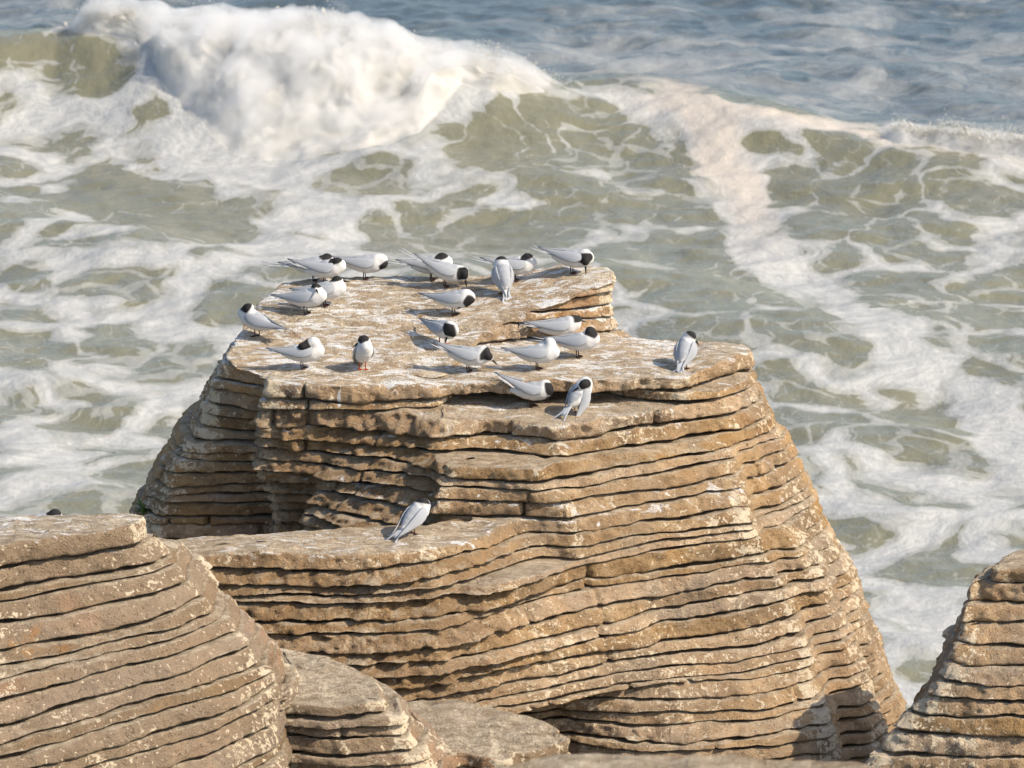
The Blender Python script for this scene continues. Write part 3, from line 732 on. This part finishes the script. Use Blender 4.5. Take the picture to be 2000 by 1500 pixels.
BEDS = make_beds([.52,.44,.36,.28,.20,.12,.02,-.105,-.165,-.295,-.385,-.465,-.53,-.605,-.685,-.785,-.87,-.92], -2.72, 0, 5, .045, .112)
def main_tilt(x, y): return .085 * np.clip(y, 0, 2.2) * sstep(.9, -.5, x) + .012 * x
def main_cap(x, y):
    yy = np.clip(y, 0, 3)
    e = .024 + .09 * yy + .10 * np.clip(yy - .35, 0, 3) + .20 * sstep(-.7, .7, x) * sstep(.2, 1.2, y)
    e = e + .035 * sstep(-.015, .015, y - .86 - .09 * pn(x * 1.3, 0 * x, 0 * x + 2) + .03 * x) * sstep(.05, -.5, x)
    e = e + topo(x, y, 3) * 1.0
    return np.where(y > -.12, e, 9.0)
def main_lime(x, y, z):
    return np.clip(1.0 * sstep(-.25, .0, z) * (1 - .35 * sstep(.6, 1.5, x)) + .60 * sstep(-.80, -.70, z) * sstep(-.5, -.62, z) + .4 * sstep(-.45, -.36, z) * sstep(-.1, -.2, z) + .22, 0, 1)
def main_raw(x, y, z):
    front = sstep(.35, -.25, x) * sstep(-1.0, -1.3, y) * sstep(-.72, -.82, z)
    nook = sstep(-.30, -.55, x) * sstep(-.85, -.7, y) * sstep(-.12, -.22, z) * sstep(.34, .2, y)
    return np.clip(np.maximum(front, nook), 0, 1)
e = empty('rock_outcrop', (0, 0, -8.0), 'large tan layered rock outcrop in the middle carrying most of the white terns', 'rock')
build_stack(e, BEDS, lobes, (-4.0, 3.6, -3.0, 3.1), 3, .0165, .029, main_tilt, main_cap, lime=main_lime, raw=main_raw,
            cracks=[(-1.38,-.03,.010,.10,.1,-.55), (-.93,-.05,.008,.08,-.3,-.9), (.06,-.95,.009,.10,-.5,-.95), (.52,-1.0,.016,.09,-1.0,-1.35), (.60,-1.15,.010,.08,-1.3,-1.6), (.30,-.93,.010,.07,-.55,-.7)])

# ---- left foreground stack
E1 = PP((-420,1130,.26),(-150,1095,.28),(0,1066,.28),(150,1044,.28),(262,1022,.28),(283,1008,.28),(262,998,.28),(100,998,.30),(-300,1012,.30))
E1b = PP((-420,1185,.14),(-150,1140,.14),(0,1110,.14),(150,1090,.14),(300,1068,.14),(345,1048,.14),(335,1026,.14)) + [(E1[-2][0], E1[-2][1] + .02), (E1[-1][0], E1[-1][1] + .02)]
E1c = [(x + .06, y - .10) for x, y in E1b[:-3]] + [(E1b[-3][0] + .1, E1b[-3][1] + .3), (E1[-2][0], E1[-2][1] + .95), (E1[-1][0], E1[-1][1] + .95)]
ex2, ey2 = P(530, 1330, -.75)
E2 = [(-4.9,-6.5),(-3.9,-6.2),(-3.2,-5.8),(-2.5,-5.3),(-1.80,-4.75),(-1.42,-4.2),(-1.41,-3.6),(-2.6,-3.2),(-4.9,-3.2)]
E3 = [(-5.0,-7.0),(-4.0,-6.7),(-3.2,-6.3),(-2.4,-5.7),(-1.66,-5.05),(-1.34,-4.4),(-1.28,-3.6),(-2.6,-3.0),(-4.9,-3.0)]
elobes = [dict(top=.30, keys=[(.17, E1), (.04, E1b), (-.10, E1c), (-.70, E2), (-1.6, E3), (-8, [(x * 1.1, y) for x, y in E3])])]
EB = make_beds([.30, .16, .03], -2.4, 0, 9, .060, .140, deep=(-2.9, -3.6, -4.6, -6.0, -8.4))
e = empty('rock_stack', (-2.6, -4.5, -8.0), 'greyish brown layered rock stack nearest the camera at the lower left edge', 'rock', 'layered rock stacks')
build_stack(e, EB, elobes, (-5.6, .2, -8.2, -2.4), 21, .019, .036, lambda x, y: .03 * (x + 2), None, und=(.045, .018), rough=.75, jdepth=1.0, gap0=.009, tint=1.0, jitter=.014,
            lime=lambda x, y, z: np.clip(.55 * sstep(0, .25, z) + .3, 0, 1), crack_rate=.05)

# ---- small low stack between the left stack and the outcrop
N1 = PP((500,1290,-.92),(545,1385,-1.0),(640,1395,-1.0),(770,1385,-1.0),(745,1345,-1.0),(700,1305,-.95),(640,1280,-.92),(540,1262,-.9))
N2 = PP((480,1420,-1.3),(540,1500,-1.35),(680,1510,-1.35),(850,1500,-1.35),(900,1450,-1.3),(830,1400,-1.3),(700,1350,-1.3),(520,1330,-1.3))
N3 = [(x + .05, y - .25) for x, y in N2]
N0 = PP((505,1300,-.82),(520,1345,-.82),(560,1340,-.82),(585,1310,-.82),(560,1290,-.8),(530,1285,-.8),(515,1285,-.8),(508,1290,-.8))
M1 = PP((780,1432,-1.36),(860,1455,-1.36),(960,1478,-1.36),(1060,1458,-1.36),(1126,1442,-1.36),(1090,1420,-1.36),(920,1392,-1.36),(780,1385,-1.36))
nlobes = [dict(top=-.93, keys=[(-.95, N1), (-1.35, N2), (-1.9, N3), (-8, N3)]), dict(top=-.80, bot=-.94, keys=[(-.8, N0), (-1, N0)]),
          dict(top=-1.33, keys=[(-1.36, M1), (-1.8, M1), (-8, M1)])]
NB = make_beds([-.79, -.86, -.93, -1.0, -1.06, -1.13, -1.2, -1.26, -1.34, -1.42], -2.3, 0, 12, .06, .10, deep=(-3.0, -4.2, -6.0, -8.4))
e = empty('rock_stack', (-1.0, -3.4, -8.0), 'low layered rock stack wedged between the lower left stack and the big outcrop', 'rock', 'layered rock stacks')
build_stack(e, NB, nlobes, (-2.8, 1.0, -5.6, -1.8), 33, .017, .026, lambda x, y: .10 * (y + 3.2) - .02 * x, None, rough=1.3, crack_rate=.2, tint=.9, gap0=.006, knob=1.8,
            lime=lambda x, y, z: .32 + 0 * x)

# ---- right foreground stack
H1 = PP((1900,1150,-0.94),(1925,1130,-0.92),(1975,1128,-0.92),(2080,1130,-0.90),(2400,1140,-0.90)) + [(5.2,-.9),(3.4,-.95),(3.10,-1.2)]
H2 = PP((1850,1300,-1.37),(1870,1310,-1.37),(1960,1318,-1.37),(2100,1322,-1.37),(2400,1330,-1.37)) + [(5.2,-1.4),(3.3,-.8),(2.9,-1.1)]
H3 = PP((1720,1430,-1.77),(1760,1440,-1.77),(1900,1450,-1.77),(2100,1455,-1.77),(2400,1460,-1.77)) + [(5.2,-1.4),(3.2,-.85),(2.75,-1.2)]
H4 = PP((1670,1510,-2.02),(1720,1520,-2.02),(1900,1530,-2.02),(2100,1535,-2.02),(2400,1540,-2.02)) + [(5.2,-1.4),(3.2,-.9),(2.75,-1.3)]
hl = [dict(top=-.2, keys=[(-.90, H1), (-1.40, H2), (-1.79, H3), (-2.04, H4), (-8, [(x, y - .3) for x, y in H4])])]
HT = PP((1935,1110,-0.78),(1975,1105,-0.78),(2060,1105,-0.76),(2300,1110,-0.76)) + [(4.6,-1.1),(3.5,-1.1),(3.2,-1.3)]
hl[0]['top'] = -.88
hl.append(dict(top=-.64, keys=[(-.82, HT), (-8, HT)]))
HB = make_beds([-0.78, -0.88, -1.02, -1.12, -1.24, -1.32, -1.42, -1.54, -1.65, -1.75, -1.89, -2.02], -2.6, 0, 14, .1, .15, deep=(-3.0, -4.2, -6.0, -8.4))
e = empty('rock_stack', (3.6, -2.2, -8.0), 'dark brown layered rock stack at the lower right edge tapering towards its top', 'rock', 'layered rock stacks')
build_stack(e, HB, hl, (1.6, 5.8, -3.6, -.2), 44, .017, .030, lambda x, y: .02 * (x - 3), None, tint=.25, gap0=.004, lime=lambda x, y, z: .25 + 0 * x)

# ---- rock shelf close to the lens along the bottom edge
GZ = 2.15
Q1 = PP((860,1512,GZ),(1000,1484,GZ),(1140,1468,GZ),(1300,1470,GZ),(1500,1474,GZ),(1680,1484,GZ),(1800,1506,GZ))
Q1 = [(x, y) for x, y in Q1]
back = [(x, y) for x, y in Q1]; front = [(back[-1][0] + .5, back[-1][1] - 1.6), (back[0][0] - .4, back[0][1] - 1.6)]
qp = front[::-1] + back[::-1]; qp = qp if True else qp
def ccw(p):
    p = np.array(p); a = np.sum(p[:, 0] * np.roll(p[:, 1], -1) - np.roll(p[:, 0], -1) * p[:, 1]); return p.tolist() if a > 0 else p[::-1].tolist()
qp = ccw(qp)
bx0, by0 = min(p[0] for p in qp), min(p[1] for p in qp)
e = empty('rock_ledge', (1.0, by0 + .8, -8.0), 'blurred grey brown rock ledge along the bottom edge of the view', 'rock')
build_stack(e, [GZ, GZ - .12, GZ - .25, GZ - .37, GZ - .9, -.5, -3.5, -8.4], [dict(top=9, keys=[(GZ, qp), (GZ - 9, qp)])], (bx0 - .6, max(p[0] for p in qp) + .6, by0 - .6, max(p[1] for p in qp) + .6),
            55, .03, .03, None, None, knob=2.2, tint=.9, lime=lambda x, y, z: .3 + 0 * x)
# ------------------------------------------------------------------ terns
def plain(name, rgb, rough=.7, vary=.0, attr=None):
    t = NT(name)
    geo = t.node('ShaderNodeNewGeometry')
    base = t.node('ShaderNodeAttribute', attribute_name=attr).outputs['Color'] if attr else None
    n = t.noise(geo.outputs['Position'], 60, 4, .6)
    if base is None:
        c = t.mix(n, tuple(v * (1 - vary) for v in rgb), tuple(min(1, v * (1 + vary)) for v in rgb))
    else:
        c = t.mix(t.math('MULTIPLY', n, .22), base, (.55, .55, .57), 'MULTIPLY')
    t.l.new(c, t.bsdf.inputs['Base Color']); t.bsdf.inputs['Roughness'].default_value = rough
    t.bsdf.inputs['Specular IOR Level'].default_value = .25
    b = t.node('ShaderNodeBump'); b.inputs['Strength'].default_value = .25; b.inputs['Distance'].default_value = .004
    t.l.new(n, b.inputs['Height']); t.l.new(b.outputs[0], t.bsdf.inputs['Normal'])
    return t.m
FEATHER = plain('tern_plumage', None, .85, attr='plumage')
WINGM = plain('wing_plumage', None, .8, attr='plumage')
BILLM = plain('black_bill', (.018, .016, .015), .4, .2)
LEGD = plain('dark_red_leg', (.055, .022, .016), .6, .2)
LEGR = plain('orange_red_leg', (.42, .075, .025), .6, .15)
WHT, GRY, BLK = (.62, .61, .595), (.33, .347, .372), (.020, .019, .019)

def rotmat(yaw, pitch):
    cy, sy, cp, sp = math.cos(yaw), math.sin(yaw), math.cos(pitch), math.sin(pitch)
    f = np.array([cy * cp, sy * cp, sp]); l = np.array([-sy, cy, 0]); u = np.cross(f, l)
    return np.stack([f, l, u], 1)          # columns: forward, left, up

def icosphere_cloud(balls):
    import bmesh
    bm = bmesh.new()
    for c, r, sc3, M in balls:
        mat = Matrix.Translation(Vector(c)) @ (Matrix(M.tolist()).to_4x4() @ Matrix.Diagonal((r * sc3[0], r * sc3[1], r * sc3[2], 1)))
        bmesh.ops.create_icosphere(bm, subdivisions=2, radius=1.0, matrix=mat)
    me = bpy.data.meshes.new('tmp'); bm.to_mesh(me); bm.free(); return me

def skin_start(balls, voxel):
    me = icosphere_cloud(balls); ob = bpy.data.objects.new('tmp', me); COL.objects.link(ob)
    m = ob.modifiers.new('r', 'REMESH'); m.mode = 'VOXEL'; m.voxel_size = voxel; m.use_smooth_shade = True
    s_ = ob.modifiers.new('s', 'SMOOTH'); s_.factor = .5; s_.iterations = 5
    return ob
def skin_end(ob, dg):
    me = ob.data; out = bpy.data.meshes.new_from_object(ob.evaluated_get(dg))
    bpy.data.objects.remove(ob); bpy.data.meshes.remove(me); return out

def add_col(me, cols):
    a = me.color_attributes.new('plumage', 'FLOAT_COLOR', 'POINT')
    a.data.foreach_set('color', np.concatenate([cols, np.ones((len(cols), 1))], 1).astype(np.float32).ravel())
def coords(me):
    v = np.empty(len(me.vertices) * 3, np.float32); me.vertices.foreach_get('co', v); return v.reshape(-1, 3).astype(float)

def loft(sections, close=True):
    """sections: list of (k,3) rings -> verts, faces with end caps"""
    k = len(sections[0]); V = np.concatenate(sections); F_ = []
    for a in range(len(sections) - 1):
        for i in range(k):
            j = (i + 1) % k; F_.append((a * k + i, a * k + j, (a + 1) * k + j, (a + 1) * k + i))
    F_.append(tuple(range(k))[::-1]); F_.append(tuple((len(sections) - 1) * k + i for i in range(k)))
    return V, F_
def tube(p, radii, k=6):
    p = [np.asarray(q, float) for q in p]; secs = []
    for i, q in enumerate(p):
        d = p[min(i + 1, len(p) - 1)] - p[max(i - 1, 0)]; d /= np.linalg.norm(d) + 1e-9
        a = np.cross(d, (0, 0, 1.)) if abs(d[2]) < .9 else np.cross(d, (1., 0, 0)); a /= np.linalg.norm(a); b = np.cross(d, a)
        ang = np.linspace(0, 2 * np.pi, k, endpoint=False)
        secs.append(q + radii[i] * (np.cos(ang)[:, None] * a + np.sin(ang)[:, None] * b))
    return loft(secs)
def joined(parts):
    V, F_, o = [], [], 0
    for v, f in parts: V.append(v); F_ += [tuple(i + o for i in q) for q in f]; o += len(v)
    return np.concatenate(V), F_
def blade(M, c, pts, normal, colfn=None):
    """flat tapered feather blade: pts = list of (centre xyz, half width vec, thickness)"""
    secs = []
    for q, w, th in pts:
        q, w = np.asarray(q, float), np.asarray(w, float); n = np.asarray(normal, float)
        ang = np.linspace(0, 2 * np.pi, 10, endpoint=False)
        secs.append(q + np.cos(ang)[:, None] * w + np.sin(ang)[:, None] * n * th)
    V, F_ = loft(secs); return c + V @ M.T, F_

def child(root, name, V, F_, mat, cols=None):
    me = bpy.data.meshes.new(name); me.from_pydata(np.asarray(V).tolist(), [], F_); me.update()
    me.polygons.foreach_set('use_smooth', np.ones(len(me.polygons), dtype=bool))
    if cols is not None: add_col(me, cols)
    me.materials.append(mat); o = bpy.data.objects.new(name, me); COL.objects.link(o); o.parent = root; return o

def unit(v): v = np.asarray(v, float); return v / np.linalg.norm(v)

def make_tern(foot, label, yaw, pitch, head, bill, crown, tail=(0, 0), red=False, neck=None, s=1.0, droop=0.0, size=1.0, leg=.05, lx=1.0, tail_len=1.0, spread=1.0):
    root = empty('tern', foot, label, 'bird', 'white terns resting on the rocks')
    root.scale = (size,) * 3
    if tail[0] >= 0: tail = (tail[0] + 6, tail[1])
    M = rotmat(R(yaw), R(pitch)); I3 = np.eye(3)
    c = np.array([0, 0, leg + .066 + .030 * abs(math.sin(R(pitch)))]) + M[:, 0] * (.015 if pitch < 20 else .03) * np.array([1, 1, 0])
    head = np.array(head, float); b = unit(bill); cr = np.array(crown, float); cr = unit(cr - b * (cr @ b))
    hw = c + head
    balls = []
    for x, z, r in [(-.150, .008, .020), (-.125, .006, .030), (-.09, .003, .045), (-.045, .0, .060), (.005, -.002, .070), (.05, .0, .069), (.085, .006, .058)]:
        balls.append((c + M @ np.array([x * (lx if x < 0 else 1), 0, z]), r * (1.10 if lx < 1 else 1.06), (1.15, .90, 1.0), M))
    p0 = c + M @ np.array([.075, 0, .022]); p2 = hw - b * .012 - cr * .006
    p1 = c + np.array(neck, float) if neck is not None else .5 * (p0 + p2) + .03 * unit(M[:, 0] + np.array([0, 0, .5])) * min(1, np.linalg.norm(p2 - p0) / .06)
    for t_ in np.linspace(0, 1, 8):
        q = (1 - t_) ** 2 * p0 + 2 * t_ * (1 - t_) * p1 + t_ * t_ * p2
        balls.append((q, .052 * (1 - t_) + .033 * t_, (1, 1, 1), I3))
    side = np.cross(b, cr); H = np.stack([b, side, cr], 1)
    balls.append((hw, .036, (1.18, .95, 1.0), H)); balls.append((hw + b * .022 - cr * .004, .024, (1.2, .9, .85), H))
    tmp = skin_start(balls, .0075); dgr = yield
    me = skin_end(tmp, dgr)
    v = coords(me); L = (v - c) @ M; hv = v - hw; hb, hc, hs = hv @ b, hv @ cr, hv @ side; dist = np.linalg.norm(hv, axis=1)
    col = np.tile(np.array(WHT), (len(v), 1))
    grey = sstep(.018, .034, L[:, 2]) * sstep(.085, .05, L[:, 0]) * sstep(.050, .075, dist)
    col = col * (1 - grey[:, None]) + np.array(GRY) * grey[:, None]
    capm = sstep(-.006, .002, hc - .20 * hb - .002) * sstep(.075, .062, dist) * sstep(.040, .034, hb) * sstep(-.062, -.05, hb)
    col = col * (1 - capm[:, None]) + np.array(BLK) * capm[:, None]
    add_col(me, col); me.materials.append(FEATHER); me.polygons.foreach_set('use_smooth', np.ones(len(me.polygons), dtype=bool))
    o = bpy.data.objects.new('body', me); COL.objects.link(o); o.parent = root
    # folded wings
    for sd_ in (1, -1):
        pts = []
        dz = -droop * (1 if sd_ == -1 else .2)
        for x, y, z, hh_, th in [(.075, .046, .024, .010, .005), (.055, .056, .022, .028, .009), (.01, .062, .018, .040, .010), (-.05, .056, .016, .040, .009), (-.10, .043, .016, .031, .008), (-.17, .026, .020, .019, .005), (-.225, .013, .026, .010, .004), (-.275, .008, .033, .003, .002)]:
            k_ = max(0, (.05 - x) / .3)
            pts.append(((x * (lx if x < 0 else 1), sd_ * (y * (1.12 if lx < 1 else 1) + .03 * k_ * (spread - 1)), z + dz * k_ + max(0, -x) * math.tan(R(tail[0]) * .55)), (0, -sd_ * hh_ * .45, hh_ * .9), th))
        V, F_ = blade(M, c, pts, unit((0, sd_ * .9, .45)))
        Lw = (V - c) @ M; f = sstep(-.13, -.24, Lw[:, 0])[:, None]; lo = sstep(.0, -.03, Lw[:, 2] + .0 * Lw[:, 0])[:, None]
        child(root, 'wing', V, F_, WINGM, np.array(GRY) * (1 - f) + np.array((.22, .23, .25)) * f + lo * np.array((.10, .09, .08)) * (1 - f))
    # forked tail: a short fan and two streamers
    tM = M @ rotmat(R(tail[1]), -R(tail[0])); tc = c + M @ np.array([-.125 * lx, 0, .008])
    V, F_ = blade(tM, tc, [((.02, 0, 0), (0, .016, 0), .009), ((-.05, 0, 0), (0, .022, 0), .005), ((-.10, 0, .002), (0, .022, 0), .003), ((-.125, 0, .002), (0, .014, 0), .002)], (0, 0, 1))
    tl = child(root, 'tail', V, F_, WINGM, np.tile(np.array((.58, .58, .58)), (len(V), 1)))
    for sd_ in (1, -1):
        V, F_ = blade(tM, tc, [((-.02, sd_ * .010, 0), (0, .009, 0), .004), ((-.10, sd_ * .024, .002), (0, .010, 0), .003), ((-.10 - .09 * tail_len, sd_ * (.024 + .016 * spread), .006), (0, .006, 0), .0025), ((-.10 - .15 * tail_len, sd_ * (.024 + .026 * spread), .010), (0, .0018, 0), .0015)], (0, 0, 1))
        child(tl, 'tail_streamer', V, F_, WINGM, np.tile(np.array((.42, .43, .45)), (len(V), 1)))
    # bill: deep at the base, slightly curved to a fine point
    st = hw + b * .036 - cr * .004
    V, F_ = tube([st, st + b * .022 + cr * .001, st + b * .044 - cr * .001, st + b * .064 - cr * .005], [.0095, .0075, .005, .001], 8)
    child(root, 'bill', V, F_, BILLM)
    # legs with webbed feet
    fw = unit((M[0, 0], M[1, 0], 0)); lf = np.array([-fw[1], fw[0], 0])
    for sd_ in (1, -1):
        g = lf * sd_ * .021 + fw * (.006 * sd_)
        hip = np.array([g[0], g[1], leg + .02]) + np.array([c[0], c[1], 0]) * .35
        parts = [tube([hip, .5 * (hip + g) - fw * .004 + np.array([0, 0, .012]), g + np.array([0, 0, .007])], [.007, .0045, .004], 6)]
        for q in (-32, 0, 32):
            d = fw * math.cos(R(q)) + lf * math.sin(R(q)); parts.append(tube([g + np.array([0, 0, .006]), g + d * .018 + np.array([0, 0, .005]), g + d * .034 + np.array([0, 0, .002])], [.005, .0045, .002], 5))
        wd = [g + np.array([0, 0, .0065])] + [g + (fw * math.cos(R(q)) + lf * math.sin(R(q))) * .027 + np.array([0, 0, .0035]) for q in (-32, 0, 32)]
        parts.append((np.array(wd), [(0, 1, 2), (0, 2, 3)]))
        V, F_ = joined(parts); child(root, 'leg', V, F_, LEGR if red else LEGD)
    yield root

dg = bpy.context.evaluated_depsgraph_get()
def cast(px, py):
    a, b = (px - 1000.0) / FPX, (750.0 - py) / FPX
    d = Vector((a, math.cos(PITCH) + b * math.sin(PITCH), -math.sin(PITCH) + b * math.cos(PITCH))).normalized()
    hit, loc, nrm, _, ob, _ = sc.ray_cast(dg, Vector(CAM) + d * 15, d)
    return loc if hit and ob.name.startswith('slab') else None
def drop(x, y, z=3.0):
    hit, loc, *_ = sc.ray_cast(dg, Vector((x, y, z)), Vector((0, 0, -1))); return loc

UP = (0, 0, 1)
TERNS = [
 # foot pixel, yaw, pitch, head, bill, crown, options, label
 ((612,549), 5, 6, (.085,.02,.055), (-.9,.3,-.35), (.1,-.2,1), dict(tail=(4,0), tail_len=1.2), 'tern at the rear left of the plateau, half hidden behind another tern, black cap up'),
 ((634,556), 0, 10, (.075,-.02,.055), (-.8,.5,-.4), (.15,-.35,.9), dict(tail=(28,0), tail_len=.6), 'round hunched tern with head tucked back and tail cocked, second from the rear left corner'),
 ((712,545), 0, 2, (.125,-.02,.0), (-.75,-.1,-.35), (.75,-.35,-.45), dict(neck=(.13,0,.05), tail=(8,0)), 'tern on the rear rim bending its neck down to preen its breast, left of centre'),
 ((842,548), 5, 6, (.065,.01,.06), (-.9,.35,-.3), (.1,-.3,1), dict(tail=(10,0)), 'tern on the rear rim mostly hidden behind a tern with a raised tail'),
 ((869,562), 0, -16, (.135,-.03,-.015), (.12,-.2,-1), (-.35,-.9,.3), dict(tail=(6,0), tail_len=1.2), 'tern leaning down with very long raised tail streamers and bill at its feet'),
 ((1006,549), 5, 4, (.075,.0,.062), (-.9,.3,-.35), (.1,-.3,1), dict(tail=(14,0)), 'tern on the rear rim with head turned back, behind a tern seen from behind'),
 ((984,575), 105, 48, (-.005,.06,.10), (.1,.75,-.5), (.0,.2,1), dict(tail=(-12,0), tail_len=.4, lx=.68), 'upright tern seen from behind with grey back, near the rear rim'),
 ((1117,534), -8, 0, (.085,-.055,-.005), (.05,-.25,-1), (.12,-1,.1), dict(neck=(.10,-.02,.045), tail=(12,0), tail_len=.8), 'rightmost tern on the rear rim, black crown bent towards the viewer'),
 ((886,615), -12, 6, (.088,-.03,-.012), (-.7,-.2,-.55), (.85,-.4,-.05), dict(neck=(.105,-.02,.05), tail=(4,0), tail_len=.3), 'small tern preening its breast alone in the middle of the upper plateau'),
 ((634,598), 0, 8, (.080,.01,.075), (1,-.05,-.06), (-.05,0,1), dict(tail=(2,0), tail_len=1.1), 'tern at the left with its black bill pointing straight to the right'),
 ((597,613), -12, 10, (.062,-.02,.085), (.2,-1,-.15), (.0,-.3,1), dict(tail=(4,0), tail_len=.9), 'tern at the left facing the viewer, in front of the tern with the level bill'),
 ((502,658), 150, 18, (-.05,.0,.085), (-.45,-.15,-.85), (-.5,-.2,.8), dict(tail=(2,0), tail_len=.3), 'leftmost tern on the edge of the outcrop looking down to the left, grey back turned'),
 ((590,720), 0, 4, (-.005,-.035,.055), (-.9,.1,-.45), (-.25,-.75,.55), dict(neck=(.10,0,.12), tail=(2,0), tail_len=1.1), 'white breasted tern at the left with head laid back on its wing'),
 ((708,722), -75, 35, (.0,-.035,.105), (-.95,-.3,-.55), (-.1,-.1,1), dict(tail=(-10,0), tail_len=.2, red=True), 'tern standing upright facing the viewer on red feet, bill to the left'),
 ((864,673), -50, 4, (.035,-.085,.008), (-.25,-.25,-1), (.08,-1,.1), dict(neck=(.05,-.09,.05), tail=(0,0), tail_len=.6, red=True), 'tern on orange red feet with its black crown bowed straight at the viewer'),
 ((914,726), -4, -4, (.130,-.03,.005), (.75,-.1,-.62), (.35,-.75,.45), dict(neck=(.11,0,.06), tail=(14,0), tail_len=.6), 'tern stretching its black capped head low to the right, in the middle of the plateau'),
 ((1049,722), 0, 4, (.02,.05,.045), (-.9,.35,-.3), (-.1,.9,.2), dict(neck=(.10,.03,.115), tail=(6,0), tail_len=1.2), 'all white looking tern with its head buried in its back feathers, tail long'),
 ((1092,669), 8, 8, (.120,.02,.045), (.7,.7,-.25), (-.1,-.45,.9), dict(tail=(14,0), tail_len=.7), 'tern with head turned away to the right, in front of the striped rear face'),
 ((1128,698), -4, 8, (.070,-.015,.075), (-.38,-.45,-.85), (.45,-.1,.85), dict(neck=(.10,0,.07), tail=(6,0), tail_len=.9), 'tern preening its wing with bill pointing down, right of the white one'),
 ((1336,721), 72, 34, (.045,.035,.10), (.65,.2,-.7), (.55,-.05,.8), dict(tail=(-14,0), tail_len=.2, spread=1.3, lx=.68), 'lone tern at the right end of the top slab, seen from behind'),
 ((1037,794), -4, 2, (.110,-.02,.010), (-.08,-.25,-1), (.85,-.5,.1), dict(neck=(.10,0,.06), tail=(34,0), tail_len=.7), 'tern on the second ledge bending its bill to the rock, tail cocked up'),
 ((1126,808), 50, 36, (.035,-.035,.088), (-.85,-.25,-.5), (.2,-.95,.35), dict(neck=(.07,.0,.085), tail=(-6,-8), tail_len=.9, spread=2.0, droop=.10, lx=.68), 'tern on the second ledge preening under a drooping wing, tail fanned down'),
 ((806,1044), 48, 30, (.060,.030,.080), (.25,.85,-.5), (.35,1,.1), dict(tail=(-6,-6), tail_len=.9, spread=1.8, lx=.9), 'lone tern on the low front shelf, seen from behind'),
]
GENS = []
for (fp, yaw, pitch, hd, bl, crn, kw, lab) in TERNS:
    loc = cast(*fp)
    if loc is None:
        for dy in range(2, 40, 2):
            loc = cast(fp[0], fp[1] + dy)
            if loc is not None: break
        print('tern foot moved', fp, dy)
    GENS.append(make_tern(tuple(loc + Vector((0, 0, .002))), lab, yaw, pitch, hd, bl, crn, size=.93, **kw))
bx_, by_ = P(60, 1003, .30); g_ = drop(bx_, by_ + .34)
GENS.append(make_tern(tuple(g_), 'tern almost hidden behind the lower left stack, only cap and tail tip showing', 0, 6, (.10,.0,.068), (.9,.3,-.2), (0,-.2,1), tail=(12,0), tail_len=1.1))
for g_ in GENS: next(g_)
dgr = bpy.context.evaluated_depsgraph_get()
for g_ in GENS: g_.send(dgr)
for g_ in GENS: g_.close()

# ------------------------------------------------------------------ tuft of green on the left flank
LEAF = plain('succulent_leaf', (.075, .14, .03), .6, .35)
loc = cast(289, 998)
if loc is not None:
    r_ = empty('plant', tuple(loc), 'small tuft of green leaves on the shaded left flank of the outcrop', 'plant')
    rs = np.random.RandomState(5)
    for i in range(34):
        d = unit((rs.normal(-.5, .6), rs.normal(-.3, .4), rs.uniform(.1, 1.0))); n_ = unit(np.cross(d, (0, 0, 1.)) + 1e-4); L_ = rs.uniform(.03, .075)
        o_ = np.array([rs.normal(-.02, .02), rs.normal(-.01, .012), rs.normal(0, .025)])
        V, F_ = loft([o_ + d * L_ * a_ + np.array([0, 0, -.02 * a_ * a_]) + q for a_ in (.0,) for q in ()] or [np.array([o_ + d * L_ * a_ + n_ * w_ * x_ + np.cross(d, n_) * .002 * y_ for x_, y_ in ((1, 0), (0, 1), (-1, 0), (0, -1))]) for a_, w_ in ((0, .003), (.35, .010), (.7, .009), (1, .002))])
        child(r_, 'leaf', V, F_, LEAF)
